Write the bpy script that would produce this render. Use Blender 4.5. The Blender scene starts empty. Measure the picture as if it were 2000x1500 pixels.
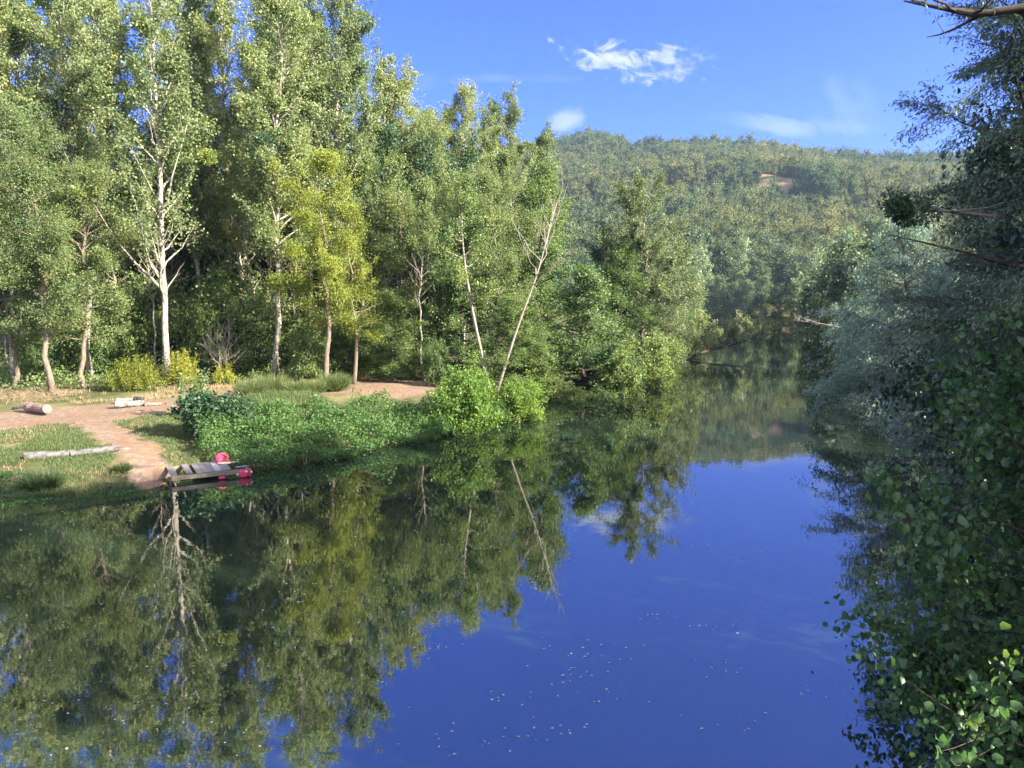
import bpy, math, numpy as np
from mathutils import Vector
R = math.radians
S = bpy.context.scene
COL = S.collection

# ------------------------------------------------------------------ camera
FPX, PITCH, CAMH = 1502.0, R(6.5), 8.0
cd = bpy.data.cameras.new('camera'); cam = bpy.data.objects.new('camera', cd); COL.objects.link(cam)
cd.sensor_width = 36; cd.lens = 36*FPX/2000; cd.clip_end = 6000; cd.clip_start = .1
cam.location = (0, 0, CAMH); cam.rotation_euler = (R(90)-PITCH, 0, 0)
S.camera = cam
# ------------------------------------------------------------------ light
SUN_AZ, SUN_EL = R(114), R(28)          # azimuth clockwise from +Y
EXPOSURE = 2.3
S.view_settings.view_transform = 'Standard'; S.view_settings.look = 'None'
S.view_settings.exposure = EXPOSURE; S.view_settings.gamma = 1
sd = bpy.data.lights.new('sun', 'SUN'); sd.energy = 5.0; sd.angle = R(.5); sd.color = (1, .92, .76)
sun = bpy.data.objects.new('sun', sd); COL.objects.link(sun)
tosun = Vector((math.sin(SUN_AZ)*math.cos(SUN_EL), math.cos(SUN_AZ)*math.cos(SUN_EL), math.sin(SUN_EL)))
sun.rotation_euler = tosun.to_track_quat('Z', 'Y').to_euler(); sun.location = tosun*100

W = bpy.data.worlds.new('World'); S.world = W; W.use_nodes = True
nt = W.node_tree; nt.nodes.clear()
def N(tree, typ, **kw):
    n = tree.nodes.new(typ)
    for k, v in kw.items(): setattr(n, k, v)
    return n
def math_(tree, op, a, b=None, c=None, clamp=False):
    n = N(tree, 'ShaderNodeMath', operation=op, use_clamp=clamp)
    for i, v in enumerate((a, b, c)):
        if v is None: continue
        if isinstance(v, (int, float)): n.inputs[i].default_value = v
        else: tree.links.new(v, n.inputs[i])
    return n.outputs[0]
def mixc(tree, f, a, b, mode='MIX'):
    n = N(tree, 'ShaderNodeMix', data_type='RGBA', blend_type=mode)
    for s, v in ((n.inputs[0], f), (n.inputs[6], a), (n.inputs[7], b)):
        if isinstance(v, (int, float)): s.default_value = v
        elif isinstance(v, tuple): s.default_value = (*v, 1)
        else: tree.links.new(v, s)
    return n.outputs[2]
SKY_STRENGTH = .1
out = N(nt, 'ShaderNodeOutputWorld'); bg = N(nt, 'ShaderNodeBackground'); bg.inputs[1].default_value = SKY_STRENGTH
sky = N(nt, 'ShaderNodeTexSky', sky_type='NISHITA'); sky.sun_disc = False
sky.sun_elevation = SUN_EL; sky.sun_rotation = SUN_AZ; sky.air_density = 1.0; sky.dust_density = .3; sky.ozone_density = 2.0
tint = mixc(nt, 1.0, sky.outputs[0], (.127, .222, .76), 'MULTIPLY')
tc = N(nt, 'ShaderNodeTexCoord'); sp = N(nt, 'ShaderNodeSeparateXYZ'); nt.links.new(tc.outputs['Generated'], sp.inputs[0])
yy = math_(nt, 'MAXIMUM', sp.outputs[1], .05)
U = math_(nt, 'DIVIDE', sp.outputs[0], yy); V = math_(nt, 'DIVIDE', sp.outputs[2], yy)
def ray(px, py):
    a, b = (px-1000)/FPX, (750-py)/FPX
    return np.array((a, math.cos(PITCH)+b*math.sin(PITCH), -math.sin(PITCH)+b*math.cos(PITCH)))
def cloud(px, py, wpx, hpx, rot, nscale, lo, hi, amp, stretch=(1, 2.2)):
    d = ray(px, py); u0, v0 = d[0]/d[1], d[2]/d[1]
    a, b = wpx/FPX, hpx/FPX
    c, s = math.cos(rot), math.sin(rot)
    du = math_(nt, 'SUBTRACT', U, u0); dv = math_(nt, 'SUBTRACT', V, v0)
    p = math_(nt, 'ADD', math_(nt, 'MULTIPLY', du, c), math_(nt, 'MULTIPLY', dv, s))
    q = math_(nt, 'SUBTRACT', math_(nt, 'MULTIPLY', dv, c), math_(nt, 'MULTIPLY', du, s))
    pn = math_(nt, 'DIVIDE', p, a); qn = math_(nt, 'DIVIDE', q, b)
    r2 = math_(nt, 'ADD', math_(nt, 'MULTIPLY', pn, pn), math_(nt, 'MULTIPLY', qn, qn))
    fall = math_(nt, 'SUBTRACT', 1.0, r2, clamp=True)
    cx = N(nt, 'ShaderNodeCombineXYZ'); nt.links.new(math_(nt, 'MULTIPLY', p, stretch[0]), cx.inputs[0]); nt.links.new(math_(nt, 'MULTIPLY', q, stretch[1]), cx.inputs[1])
    cx.inputs[2].default_value = px*.013
    nz = N(nt, 'ShaderNodeTexNoise'); nz.inputs['Scale'].default_value = nscale; nz.inputs['Detail'].default_value = 7; nz.inputs['Roughness'].default_value = .62; nz.inputs['Distortion'].default_value = .5
    nt.links.new(cx.outputs[0], nz.inputs['Vector'])
    k = math_(nt, 'MULTIPLY_ADD', fall, .38, nz.outputs[0])
    mr = N(nt, 'ShaderNodeMapRange', interpolation_type='SMOOTHSTEP'); nt.links.new(k, mr.inputs[0])
    mr.inputs[1].default_value = lo; mr.inputs[2].default_value = hi; mr.inputs[4].default_value = amp
    return math_(nt, 'MULTIPLY', mr.outputs[0], math_(nt, 'MULTIPLY', fall, 3.0, clamp=True))
acc = None
for c in ((1200, 118, 175, 58, -.2, 36, .73, .98, .95, (1, 1.7)), (1330, 120, 120, 56, -.1, 40, .76, 1.02, .7, (1, 1.7)), (1105, 232, 60, 36, .2, 9, .62, .95, .62, (1, 1.2)),
          (1500, 240, 150, 26, -.14, 9, .62, 1.0, .42), (1660, 245, 140, 30, -.05, 9, .66, 1.05, .35), (1670, 195, 90, 60, -.6, 8, .68, 1.1, .25, (1, 1.4)),
          (1000, 155, 190, 16, 0, 10, .68, 1.1, .2), (830, 160, 70, 30, .3, 9, .68, 1.1, .25), (1650, -560, 420, 50, -.3, 5, .6, 1.1, .12)):
    v = cloud(*c); acc = v if acc is None else math_(nt, 'MAXIMUM', acc, v)
# broken white cloud added out of view, behind and high overhead, to brighten shade
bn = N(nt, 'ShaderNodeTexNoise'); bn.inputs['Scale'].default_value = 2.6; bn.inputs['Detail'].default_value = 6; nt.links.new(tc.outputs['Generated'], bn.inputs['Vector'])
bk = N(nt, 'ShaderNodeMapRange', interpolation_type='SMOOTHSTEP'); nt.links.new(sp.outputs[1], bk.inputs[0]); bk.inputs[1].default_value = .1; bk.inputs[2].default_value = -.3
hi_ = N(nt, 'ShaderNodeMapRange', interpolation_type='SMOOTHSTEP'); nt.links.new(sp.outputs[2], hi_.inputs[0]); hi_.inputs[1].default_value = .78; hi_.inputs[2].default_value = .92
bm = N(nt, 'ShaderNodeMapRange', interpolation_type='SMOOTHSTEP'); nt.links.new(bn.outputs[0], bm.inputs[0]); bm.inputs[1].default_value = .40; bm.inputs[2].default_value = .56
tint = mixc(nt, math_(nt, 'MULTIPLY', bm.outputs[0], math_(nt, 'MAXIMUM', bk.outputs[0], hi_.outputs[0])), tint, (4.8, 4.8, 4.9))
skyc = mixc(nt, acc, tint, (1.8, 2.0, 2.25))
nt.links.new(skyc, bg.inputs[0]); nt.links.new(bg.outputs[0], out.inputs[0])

S.render.engine = 'CYCLES'
cy = S.cycles
cy.max_bounces = 6; cy.diffuse_bounces = 3; cy.glossy_bounces = 3; cy.transmission_bounces = 4; cy.transparent_max_bounces = 4; cy.volume_bounces = 0
cy.caustics_reflective = False; cy.caustics_refractive = False
cy.use_denoising = True; cy.denoiser = 'OPENIMAGEDENOISE'; cy.denoising_input_passes = 'RGB_ALBEDO_NORMAL'; cy.denoising_prefilter = 'NONE'; cy.sample_clamp_indirect = 6
cy.use_adaptive_sampling = True; cy.adaptive_threshold = .02

# ------------------------------------------------------------------ geometry helpers
def Wp(px, py, z=0.0):                       # where the view ray through a photo point meets height z
    d = ray(px, py); t = (z-CAMH)/d[2]
    return np.array((d[0]*t, d[1]*t, z))
def At(px, py, Y):
    d = ray(px, py); t = Y/d[1]
    return np.array((d[0]*t, Y, CAMH+d[2]*t))
def hash2(ix, iy, s):
    h = (ix.astype(np.int64)*374761393 + iy.astype(np.int64)*668265263 + s*1442695041) & 0x7fffffff
    h = ((h ^ (h >> 13))*1274126177) & 0x7fffffff
    return ((h ^ (h >> 16)) & 0xffff)/65535.0
def vnoise(x, y, sc, seed=0, octv=3):
    x = np.asarray(x, float)/sc; y = np.asarray(y, float)/sc; tot = 0; a = 1; n = 0
    for o in range(octv):
        ix, iy = np.floor(x), np.floor(y); fx, fy = x-ix, y-iy
        fx = fx*fx*(3-2*fx); fy = fy*fy*(3-2*fy)
        v = (hash2(ix, iy, seed+o)*(1-fx)+hash2(ix+1, iy, seed+o)*fx)*(1-fy)+(hash2(ix, iy+1, seed+o)*(1-fx)+hash2(ix+1, iy+1, seed+o)*fx)*fy
        tot = tot+a*v; n += a; a *= .5; x = x*2.03+7.1; y = y*2.03+3.7
    return tot/n
def sstep(a, b, x):
    t = np.clip((x-a)/(b-a), 0, 1); return t*t*(3-2*t)
def dist_poly(x, y, P, closed=False):
    P = np.asarray(P, float)[:, :2]; d = np.full(np.shape(x), 1e9); n = len(P)
    for i in range(n if closed else n-1):
        a, b = P[i], P[(i+1) % n]; e = b-a
        t = np.clip(((x-a[0])*e[0]+(y-a[1])*e[1])/(e@e), 0, 1)
        d = np.minimum(d, np.hypot(x-a[0]-t*e[0], y-a[1]-t*e[1]))
    return d
def inside(x, y, P):
    P = np.asarray(P, float)[:, :2]; r = np.zeros(np.shape(x), bool); n = len(P)
    for i in range(n):
        a, b = P[i], P[(i+1) % n]
        if a[1] == b[1]: continue
        r ^= ((a[1] > y) != (b[1] > y)) & (x < (b[0]-a[0])*(y-a[1])/(b[1]-a[1])+a[0])
    return r
def tag(o, label=None, cat=None, group=None, kind=None):
    for k, v in (('label', label), ('category', cat), ('group', group), ('kind', kind)):
        if v: o[k] = v
    return o
def empty(name, loc=(0, 0, 0), rz=0):
    o = bpy.data.objects.new(name, None); COL.objects.link(o); o.location = loc; o.rotation_euler = (0, 0, rz); o.empty_display_size = .3
    return o
def obj(name, me, mat=None, parent=None):
    o = bpy.data.objects.new(name, me); COL.objects.link(o)
    if mat and not me.materials: me.materials.append(mat)
    if parent: o.parent = parent
    return o
def mesh_np(name, V, F, rnd=None, smooth=False, attrs=None):
    """V (n,3); F (m,k) array or list of such arrays"""
    me = bpy.data.meshes.new(name); Fs = F if isinstance(F, list) else [F]
    me.vertices.add(len(V)); me.vertices.foreach_set('co', np.ascontiguousarray(V, np.float32).ravel())
    nl = sum(f.size for f in Fs); nf = sum(len(f) for f in Fs)
    if nf == 0: Fs = []
    me.loops.add(nl); me.polygons.add(nf)
    if nf: me.loops.foreach_set('vertex_index', np.concatenate([f.ravel() for f in Fs]).astype(np.int32))
    if nf: tot = np.concatenate([np.full(len(f), f.shape[1]) for f in Fs]); st = np.concatenate(([0], np.cumsum(tot)[:-1]))
    if nf: me.polygons.foreach_set('loop_start', st.astype(np.int32))
    if smooth: me.polygons.foreach_set('use_smooth', np.ones(nf, bool))
    me.update(calc_edges=True)
    a = dict(attrs or {})
    if rnd is not None: a['rnd'] = rnd
    for k, v in a.items():
        at = me.attributes.new(k, 'FLOAT', 'POINT'); at.data.foreach_set('value', np.ascontiguousarray(v, np.float32))
    return me
class MB:
    """collects tubes, boxes and lathes into one mesh"""
    def __init__(s): s.V = []; s.F = []; s.n = 0
    def add(s, V, F): s.V.append(np.asarray(V, float)); s.F += [tuple(int(i)+s.n for i in f) for f in F]; s.n += len(V)
    def tube(s, P, r, k=6, cap=True):
        P = np.asarray(P, float); n = len(P); r = np.broadcast_to(r, (n,))
        T = np.gradient(P, axis=0); T /= np.linalg.norm(T, axis=1)[:, None]+1e-9
        ref = np.array((0, 0, 1.)) if abs(T[0][2]) < .9 else np.array((1., 0, 0))
        A = np.cross(T, ref); A /= np.linalg.norm(A, axis=1)[:, None]+1e-9; B = np.cross(T, A)
        th = np.arange(k)*2*math.pi/k
        V = P[:, None]+r[:, None, None]*(np.cos(th)[None, :, None]*A[:, None]+np.sin(th)[None, :, None]*B[:, None])
        F = [(i*k+j, i*k+(j+1) % k, (i+1)*k+(j+1) % k, (i+1)*k+j) for i in range(n-1) for j in range(k)]
        if cap: F += [tuple(range(k))[::-1], tuple((n-1)*k+j for j in range(k))]
        s.add(V.reshape(-1, 3), F)
    def box(s, O, U, V, Wd):                      # corner + three edge vectors
        O, U, V, Wd = (np.asarray(a, float) for a in (O, U, V, Wd))
        s.add([O, O+U, O+U+V, O+V, O+Wd, O+U+Wd, O+U+V+Wd, O+V+Wd], [(0, 3, 2, 1), (4, 5, 6, 7), (0, 1, 5, 4), (1, 2, 6, 5), (2, 3, 7, 6), (3, 0, 4, 7)])
    def mesh(s, name, smooth=True):
        me = bpy.data.meshes.new(name); me.from_pydata(np.concatenate(s.V).tolist(), [], s.F)
        if smooth: me.polygons.foreach_set('use_smooth', np.ones(len(me.polygons), bool))
        me.update(); return me

# ------------------------------------------------------------------ materials
def newmat(name):
    m = bpy.data.materials.new(name); m.use_nodes = True; m.node_tree.nodes.clear(); return m, m.node_tree
def ramp(t, fac, stops):
    r = N(t, 'ShaderNodeValToRGB'); t.links.new(fac, r.inputs[0]); e = r.color_ramp.elements
    while len(e) < len(stops): e.new(.5)
    for x, (p, c) in zip(e, stops): x.position = p; x.color = (*c, 1)
    return r.outputs[0]
def leafmat(name, stops, trans=.38, rough=.5, spec=.35, var=.18, gain=1.65, warm=1.07, tone=False, tcol=(1.0, .97, .42)):
    m, t = newmat(name)
    at = N(t, 'ShaderNodeAttribute', attribute_name='rnd')
    c = ramp(t, at.outputs['Fac'], [(p_, (min(.8, c_[0]*gain*warm), min(.8, c_[1]*gain), min(.8, c_[2]*gain*1.2))) for p_, c_ in stops])
    oi = N(t, 'ShaderNodeObjectInfo'); hs = N(t, 'ShaderNodeHueSaturation')
    t.links.new(math_(t, 'MULTIPLY_ADD', oi.outputs['Random'], 2*var, 1-var), hs.inputs['Value'])
    t.links.new(math_(t, 'MULTIPLY_ADD', oi.outputs['Random'], -.03, .515), hs.inputs['Hue'])
    if tone:      # broad drifts of greyer and greener wood, set per crown on the hillside
        ta = N(t, 'ShaderNodeAttribute', attribute_name='tone', attribute_type='INSTANCER'); tw = mixc(t, ta.outputs['Fac'], (.72, .88, .80), (1.32, 1.16, .86)); c = mixc(t, 1.0, c, tw, 'MULTIPLY')
    t.links.new(c, hs.inputs['Color'])
    p = N(t, 'ShaderNodeBsdfPrincipled'); p.inputs['Roughness'].default_value = rough; p.inputs['Specular IOR Level'].default_value = spec
    t.links.new(hs.outputs[0], p.inputs['Base Color'])
    tr = N(t, 'ShaderNodeBsdfTranslucent'); t.links.new(mixc(t, 1.0, hs.outputs[0], tuple(1.5*x for x in tcol), 'MULTIPLY'), tr.inputs[0])
    mx = N(t, 'ShaderNodeMixShader'); mx.inputs[0].default_value = trans
    t.links.new(p.outputs[0], mx.inputs[1]); t.links.new(tr.outputs[0], mx.inputs[2])
    o = N(t, 'ShaderNodeOutputMaterial'); t.links.new(mx.outputs[0], o.inputs[0]); return m
def noisemat(name, stops, scale=4, stretch=(1, 1, 1), rough=.85, detail=5, bump=.3, spec=.2, nr=.6):
    m, t = newmat(name); tc = N(t, 'ShaderNodeTexCoord'); mp = N(t, 'ShaderNodeMapping'); mp.inputs['Scale'].default_value = stretch
    t.links.new(tc.outputs['Object'], mp.inputs[0]); nz = N(t, 'ShaderNodeTexNoise'); nz.inputs['Scale'].default_value = scale; nz.inputs['Detail'].default_value = detail; nz.inputs['Roughness'].default_value = nr
    t.links.new(mp.outputs[0], nz.inputs['Vector']); c = ramp(t, nz.outputs[0], stops)
    p = N(t, 'ShaderNodeBsdfPrincipled'); p.inputs['Roughness'].default_value = rough; p.inputs['Specular IOR Level'].default_value = spec; t.links.new(c, p.inputs['Base Color'])
    b = N(t, 'ShaderNodeBump'); b.inputs['Strength'].default_value = bump; b.inputs['Distance'].default_value = .03
    t.links.new(nz.outputs[0], b.inputs['Height']); t.links.new(b.outputs[0], p.inputs['Normal'])
    o = N(t, 'ShaderNodeOutputMaterial'); t.links.new(p.outputs[0], o.inputs[0]); return m
M = {}
M['poplar'] = leafmat('poplar_leaf', [(0, (.060, .095, .030)), (.5, (.105, .145, .052)), (.85, (.17, .20, .085)), (1, (.24, .22, .05))])
M['acacia'] = leafmat('acacia_leaf', [(0, (.050, .085, .030)), (.6, (.095, .135, .046)), (1, (.15, .17, .06))], trans=.42)
M['yellow'] = leafmat('yellowing_leaf', [(0, (.085, .12, .022)), (.5, (.15, .175, .03)), (1, (.22, .21, .035))], trans=.45, warm=0.98)
M['alder'] = leafmat('alder_leaf', [(0, (.040, .080, .022)), (.6, (.085, .13, .038)), (.92, (.14, .18, .05)), (1, (.22, .18, .04))])
M['alder_deep'] = leafmat('deep_alder_leaf', [(0, (.030, .070, .024)), (.6, (.062, .105, .036)), (1, (.11, .15, .05))], gain=1.75)
M['river'] = leafmat('river_tree_leaf', [(0, (.055, .085, .035)), (.6, (.105, .135, .055)), (1, (.16, .18, .075))], gain=1.75)
M['lime'] = leafmat('bright_bush_leaf', [(0, (.06, .125, .022)), (.6, (.11, .20, .035)), (1, (.19, .26, .05))], trans=.45, warm=1.1, gain=1.4)
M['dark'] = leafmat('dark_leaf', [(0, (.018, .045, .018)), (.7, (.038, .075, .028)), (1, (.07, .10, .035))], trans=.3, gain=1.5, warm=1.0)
M['willow'] = leafmat('silver_willow_leaf', [(0, (.065, .115, .085)), (.6, (.12, .175, .135)), (1, (.20, .25, .19))], trans=.3, spec=.4, warm=1.0, gain=1.45)
M['willow_green'] = leafmat('willow_leaf', [(0, (.035, .06, .034)), (.7, (.075, .10, .06)), (.96, (.12, .135, .08)), (1, (.2, .13, .06))], trans=.3, gain=2.0, warm=0.95)
M['near_alder'] = leafmat('near_alder_leaf', [(0, (.025, .075, .022)), (.6, (.05, .115, .032)), (.97, (.085, .15, .04)), (1, (.22, .07, .02))], trans=.42, rough=.38, spec=.5, warm=0.95, gain=1.0)
M['ivy'] = leafmat('ivy_leaf', [(0, (.012, .032, .014)), (.7, (.025, .05, .02)), (1, (.05, .08, .03))], trans=.2, rough=.35, spec=.5, warm=1.0, gain=2.0)
M['nettle'] = leafmat('nettle_leaf', [(0, (.030, .085, .022)), (.6, (.06, .145, .034)), (1, (.12, .20, .05))], warm=1.12, gain=1.05)
M['grass'] = leafmat('grass_blade', [(0, (.045, .085, .028)), (.6, (.085, .13, .04)), (1, (.16, .18, .07))], trans=.35, gain=1.1)
M['weed'] = leafmat('weed_leaf', [(0, (.07, .12, .035)), (.6, (.12, .17, .05)), (1, (.22, .22, .10))], trans=.4, gain=1.2)
M['dry'] = leafmat('dry_grass', [(0, (.26, .19, .10)), (.6, (.36, .27, .15)), (1, (.44, .36, .21))], trans=.35, tcol=(1, .95, .8), gain=1.0)
M['reed'] = leafmat('yellow_stalk_leaf', [(0, (.13, .17, .025)), (.5, (.27, .29, .04)), (1, (.40, .37, .06))], trans=.48, gain=1.0, warm=1.0)
M['far'] = leafmat('far_leaf', [(0, (.040, .072, .034)), (.6, (.072, .108, .048)), (1, (.11, .145, .06))], var=.35, trans=.3)
M['hill_leaf'] = leafmat('hillside_leaf', [(0, (.044, .074, .034)), (.6, (.078, .108, .05)), (1, (.105, .135, .062))], trans=.2, var=.24, gain=1.5, warm=1.2, spec=.08, rough=.8, tone=True)
M['pale'] = leafmat('pale_far_leaf', [(0, (.10, .15, .075)), (.6, (.15, .20, .10)), (1, (.22, .26, .14))], trans=.35)
M['mistletoe'] = leafmat('mistletoe_leaf', [(0, (.07, .11, .02)), (1, (.17, .20, .04))])
M['float'] = leafmat('floating_leaf', [(0, (.45, .42, .30)), (.6, (.55, .53, .45)), (1, (.6, .5, .12))], trans=.1, gain=1.0, warm=1.0)
M['poplar_bark'] = noisemat('poplar_bark', [(.34, (.09, .075, .06)), (.48, (.30, .265, .22)), (.78, (.50, .455, .39))], scale=5, stretch=(1, 1, .45))
M['bark'] = noisemat('grey_bark', [(.3, (.09, .07, .05)), (.7, (.25, .20, .155))], scale=6, stretch=(1, 1, .3))
M['palebark'] = noisemat('pale_bark', [(.3, (.13, .11, .09)), (.7, (.36, .31, .26))], scale=6, stretch=(1, 1, .3))
M['dark_bark'] = noisemat('dark_bark', [(.3, (.03, .024, .018)), (.7, (.09, .07, .055))], scale=6, stretch=(1, 1, .3))
M['dead'] = noisemat('dead_wood', [(.3, (.17, .145, .12)), (.7, (.34, .30, .255))], scale=6, stretch=(1, 1, .3))
M['birch'] = noisemat('peeled_log', [(.33, (.08, .07, .06)), (.5, (.20, .185, .17)), (.8, (.31, .29, .265))], scale=5)
M['shadelog'] = noisemat('shaded_log', [(.33, (.05, .046, .043)), (.5, (.125, .118, .115)), (.8, (.19, .183, .18))], scale=5)  # peeled logs on the grass: their shade is put into this darker colour
M['brownlog'] = noisemat('brown_log', [(.3, (.12, .085, .065)), (.7, (.28, .21, .17))], scale=7)
M['wood'] = noisemat('weathered_plank', [(.3, (.12, .108, .10)), (.7, (.23, .21, .20))], scale=4, stretch=(1, 6, 6), bump=.15)
M['palewood'] = noisemat('pale_plank', [(.3, (.27, .26, .25)), (.7, (.38, .37, .36))], scale=4, stretch=(1, 6, 6), bump=.15)
M['beam'] = noisemat('beam_wood', [(.3, (.15, .12, .09)), (.7, (.27, .22, .17))], scale=4, stretch=(6, 1, 6), bump=.15)
M['red'] = noisemat('red_plastic', [(.3, (.52, .04, .10)), (.7, (.62, .06, .14))], scale=3, rough=.65, bump=.05, spec=.2)
M['white'] = noisemat('white_plastic', [(.3, (.70, .71, .74)), (.7, (.80, .80, .82))], scale=3, rough=.4, bump=.03)
M['tan'] = noisemat('tan_strap', [(.3, (.38, .30, .22)), (.7, (.5, .42, .33))], scale=3)
M['rock'] = noisemat('pale_rock', [(.3, (.30, .22, .17)), (.7, (.46, .36, .29))], scale=5)
M['dark_thing'] = noisemat('charred_wood', [(.3, (.02, .02, .022)), (.7, (.07, .065, .06))], scale=6)

# ------------------------------------------------------------------ river, ground
Lpix = [(-700, 1020), (-300, 1000), (0, 972), (150, 955), (240, 948), (310, 938), (350, 926), (420, 912), (520, 903), (620, 890), (780, 855), (880, 838), (1000, 815), (1025, 785), (1085, 766), (1200, 764), (1225, 738), (1290, 703), (1345, 655)]
LB = [Wp(*p)[:2] for p in Lpix] + [np.array((52, 215)), np.array((40, 240)), np.array((-30, 250))]
RB = [np.array(p) for p in ((-30, 285), (30, 272), (66, 258), (88, 238), (90, 212), (74, 185), (58, 150), (46, 115), (36.5, 84), (30, 60), (24, 42), (18.5, 26), (14.5, 14), (11.5, 4), (9, -8), (5, -40))]
LB = [np.array((-60, -40)), np.array((-55, 12))] + LB
RIVER = LB+RB
def road_line(pts, z=1.25): return [Wp(px, py, z)[:2] for px, py in pts]
TRACK = road_line([(-500, 845), (-200, 832), (0, 821), (150, 812), (280, 796), (400, 780), (520, 764), (640, 757), (760, 750), (880, 742)])
TRACKW = [4.2, 4.2, 4.1, 3.6, 2.8, 2.2, 2.6, 4.6, 6.5, 4.5]
FOOT = road_line([(190, 845), (250, 868), (285, 895), (318, 918)], .8)
def ground_z(x, y):
    x = np.asarray(x, float); y = np.asarray(y, float)
    d = dist_poly(x, y, RIVER, True); ins = inside(x, y, RIVER)
    up = .42*sstep(-.05, .55, d)+.5*sstep(.3, 4.5, d)+.35*sstep(4, 12, d)+.5*sstep(12, 60, d)
    up = up+(vnoise(x, y, 1.6, 3)-.5)*.16*sstep(0, 1, d)+(vnoise(x, y, 9, 5)-.5)*.35*sstep(4, 12, d)
    far = sstep(120, 400, np.hypot(x, y)); up = up+far*2
    return np.where(ins, -.12-1.6*sstep(0, 5, d), up)
def gz(x, y): return float(ground_z(np.array([x]), np.array([y]))[0])
def axis(lo, hi, step, hi2, step2, ext):
    a = np.concatenate((np.arange(lo, hi, step), np.arange(hi, hi2+1e-6, step2))); g = np.cumsum(step*1.16**np.arange(1, 80)); g = g[g < ext]; g2 = np.cumsum(step2*1.2**np.arange(1, 60)); g2 = g2[g2 < ext]
    return np.concatenate((lo-g[::-1], a, a[-1]+g2))
gx = axis(-46, 34, .45, 112, 1.3, 3200); gy = axis(24, 104, .45, 296, 1.5, 3200)
X, Y = np.meshgrid(gx, gy); nx, ny = len(gx), len(gy)
Zg = ground_z(X.ravel(), Y.ravel())
xr, yr = X.ravel(), Y.ravel()
# dirt mask: distance to the track relative to its local width
dm = np.zeros(len(xr))
for i in range(len(TRACK)-1):
    a, b = TRACK[i], TRACK[i+1]; e = b-a; t = np.clip(((xr-a[0])*e[0]+(yr-a[1])*e[1])/(e@e), 0, 1)
    dd = np.hypot(xr-a[0]-t*e[0], yr-a[1]-t*e[1]); wdt = TRACKW[i]*(1-t)+TRACKW[i+1]*t
    dm = np.maximum(dm, 1-sstep(.75, 1.25, (dd+(vnoise(xr, yr, 2.2, 11)-.5)*2.4)/wdt))
df = dist_poly(xr, yr, FOOT); dm = np.maximum(dm, 1-sstep(.6, 1.5, df+(vnoise(xr, yr, 1.2, 12)-.5)*1.0))
dry = np.clip((vnoise(xr, yr, 3.0, 21)-.35)*2.4, 0, 1)*(1-sstep(5, 9, dist_poly(xr, yr, TRACK)))
idx = np.arange(nx*ny).reshape(ny, nx)
F = np.stack((idx[:-1, :-1], idx[:-1, 1:], idx[1:, 1:], idx[1:, :-1]), -1).reshape(-1, 4)
gme = mesh_np('ground', np.stack((xr, yr, Zg), 1), F, smooth=True, attrs={'dirt': dm, 'dry': dry})
m, t = newmat('ground_soil')
tc_ = N(t, 'ShaderNodeTexCoord')
def nz_(sc, det=5, rg=.6):
    n = N(t, 'ShaderNodeTexNoise'); n.inputs['Scale'].default_value = sc; n.inputs['Detail'].default_value = det; n.inputs['Roughness'].default_value = rg
    t.links.new(tc_.outputs['Object'], n.inputs['Vector']); return n.outputs[0]
n1, n2, n3 = nz_(1.2), nz_(7), nz_(.35)
soil = ramp(t, n2, [(.3, (.180, .136, .108)), (.55, (.265, .205, .168)), (.75, (.325, .262, .218))])
soil = mixc(t, ramp(t, n3, [(.4, (0, 0, 0)), (.6, (.5, .5, .5))]), soil, (.26, .155, .10))
floor_ = ramp(t, n1, [(.35, (.05, .055, .022)), (.55, (.085, .095, .035)), (.7, (.15, .125, .07))])
dryc = ramp(t, n2, [(.35, (.10, .11, .035)), (.6, (.26, .215, .11))])
a1 = N(t, 'ShaderNodeAttribute', attribute_name='dirt'); a2 = N(t, 'ShaderNodeAttribute', attribute_name='dry')
c = mixc(t, a2.outputs['Fac'], floor_, dryc)
dfac = math_(t, 'ADD', a1.outputs['Fac'], math_(t, 'MULTIPLY', math_(t, 'SUBTRACT', n2, .5), .7), clamp=True)
dfac = math_(t, 'MULTIPLY', dfac, math_(t, 'GREATER_THAN', a1.outputs['Fac'], .02))
n4 = nz_(2.4, 8, .72)
soil = mixc(t, math_(t, 'MULTIPLY', math_(t, 'SUBTRACT', n4, .46), 5.0, clamp=True), mixc(t, 1.0, soil, (.74, .68, .60), 'MULTIPLY'), soil)
soil = mixc(t, math_(t, 'MULTIPLY', math_(t, 'SUBTRACT', nz_(16, 3, .5), .6), 9.0, clamp=True), soil, (.17, .105, .06))
c = mixc(t, dfac, c, soil)
p = N(t, 'ShaderNodeBsdfPrincipled'); p.inputs['Roughness'].default_value = .95; p.inputs['Specular IOR Level'].default_value = .1
t.links.new(c, p.inputs['Base Color']); b = N(t, 'ShaderNodeBump'); b.inputs['Strength'].default_value = .5; b.inputs['Distance'].default_value = .05
t.links.new(n2, b.inputs['Height']); t.links.new(b.outputs[0], p.inputs['Normal'])
o = N(t, 'ShaderNodeOutputMaterial'); t.links.new(p.outputs[0], o.inputs[0])
tag(obj('ground', gme, m), kind='structure')

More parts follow.
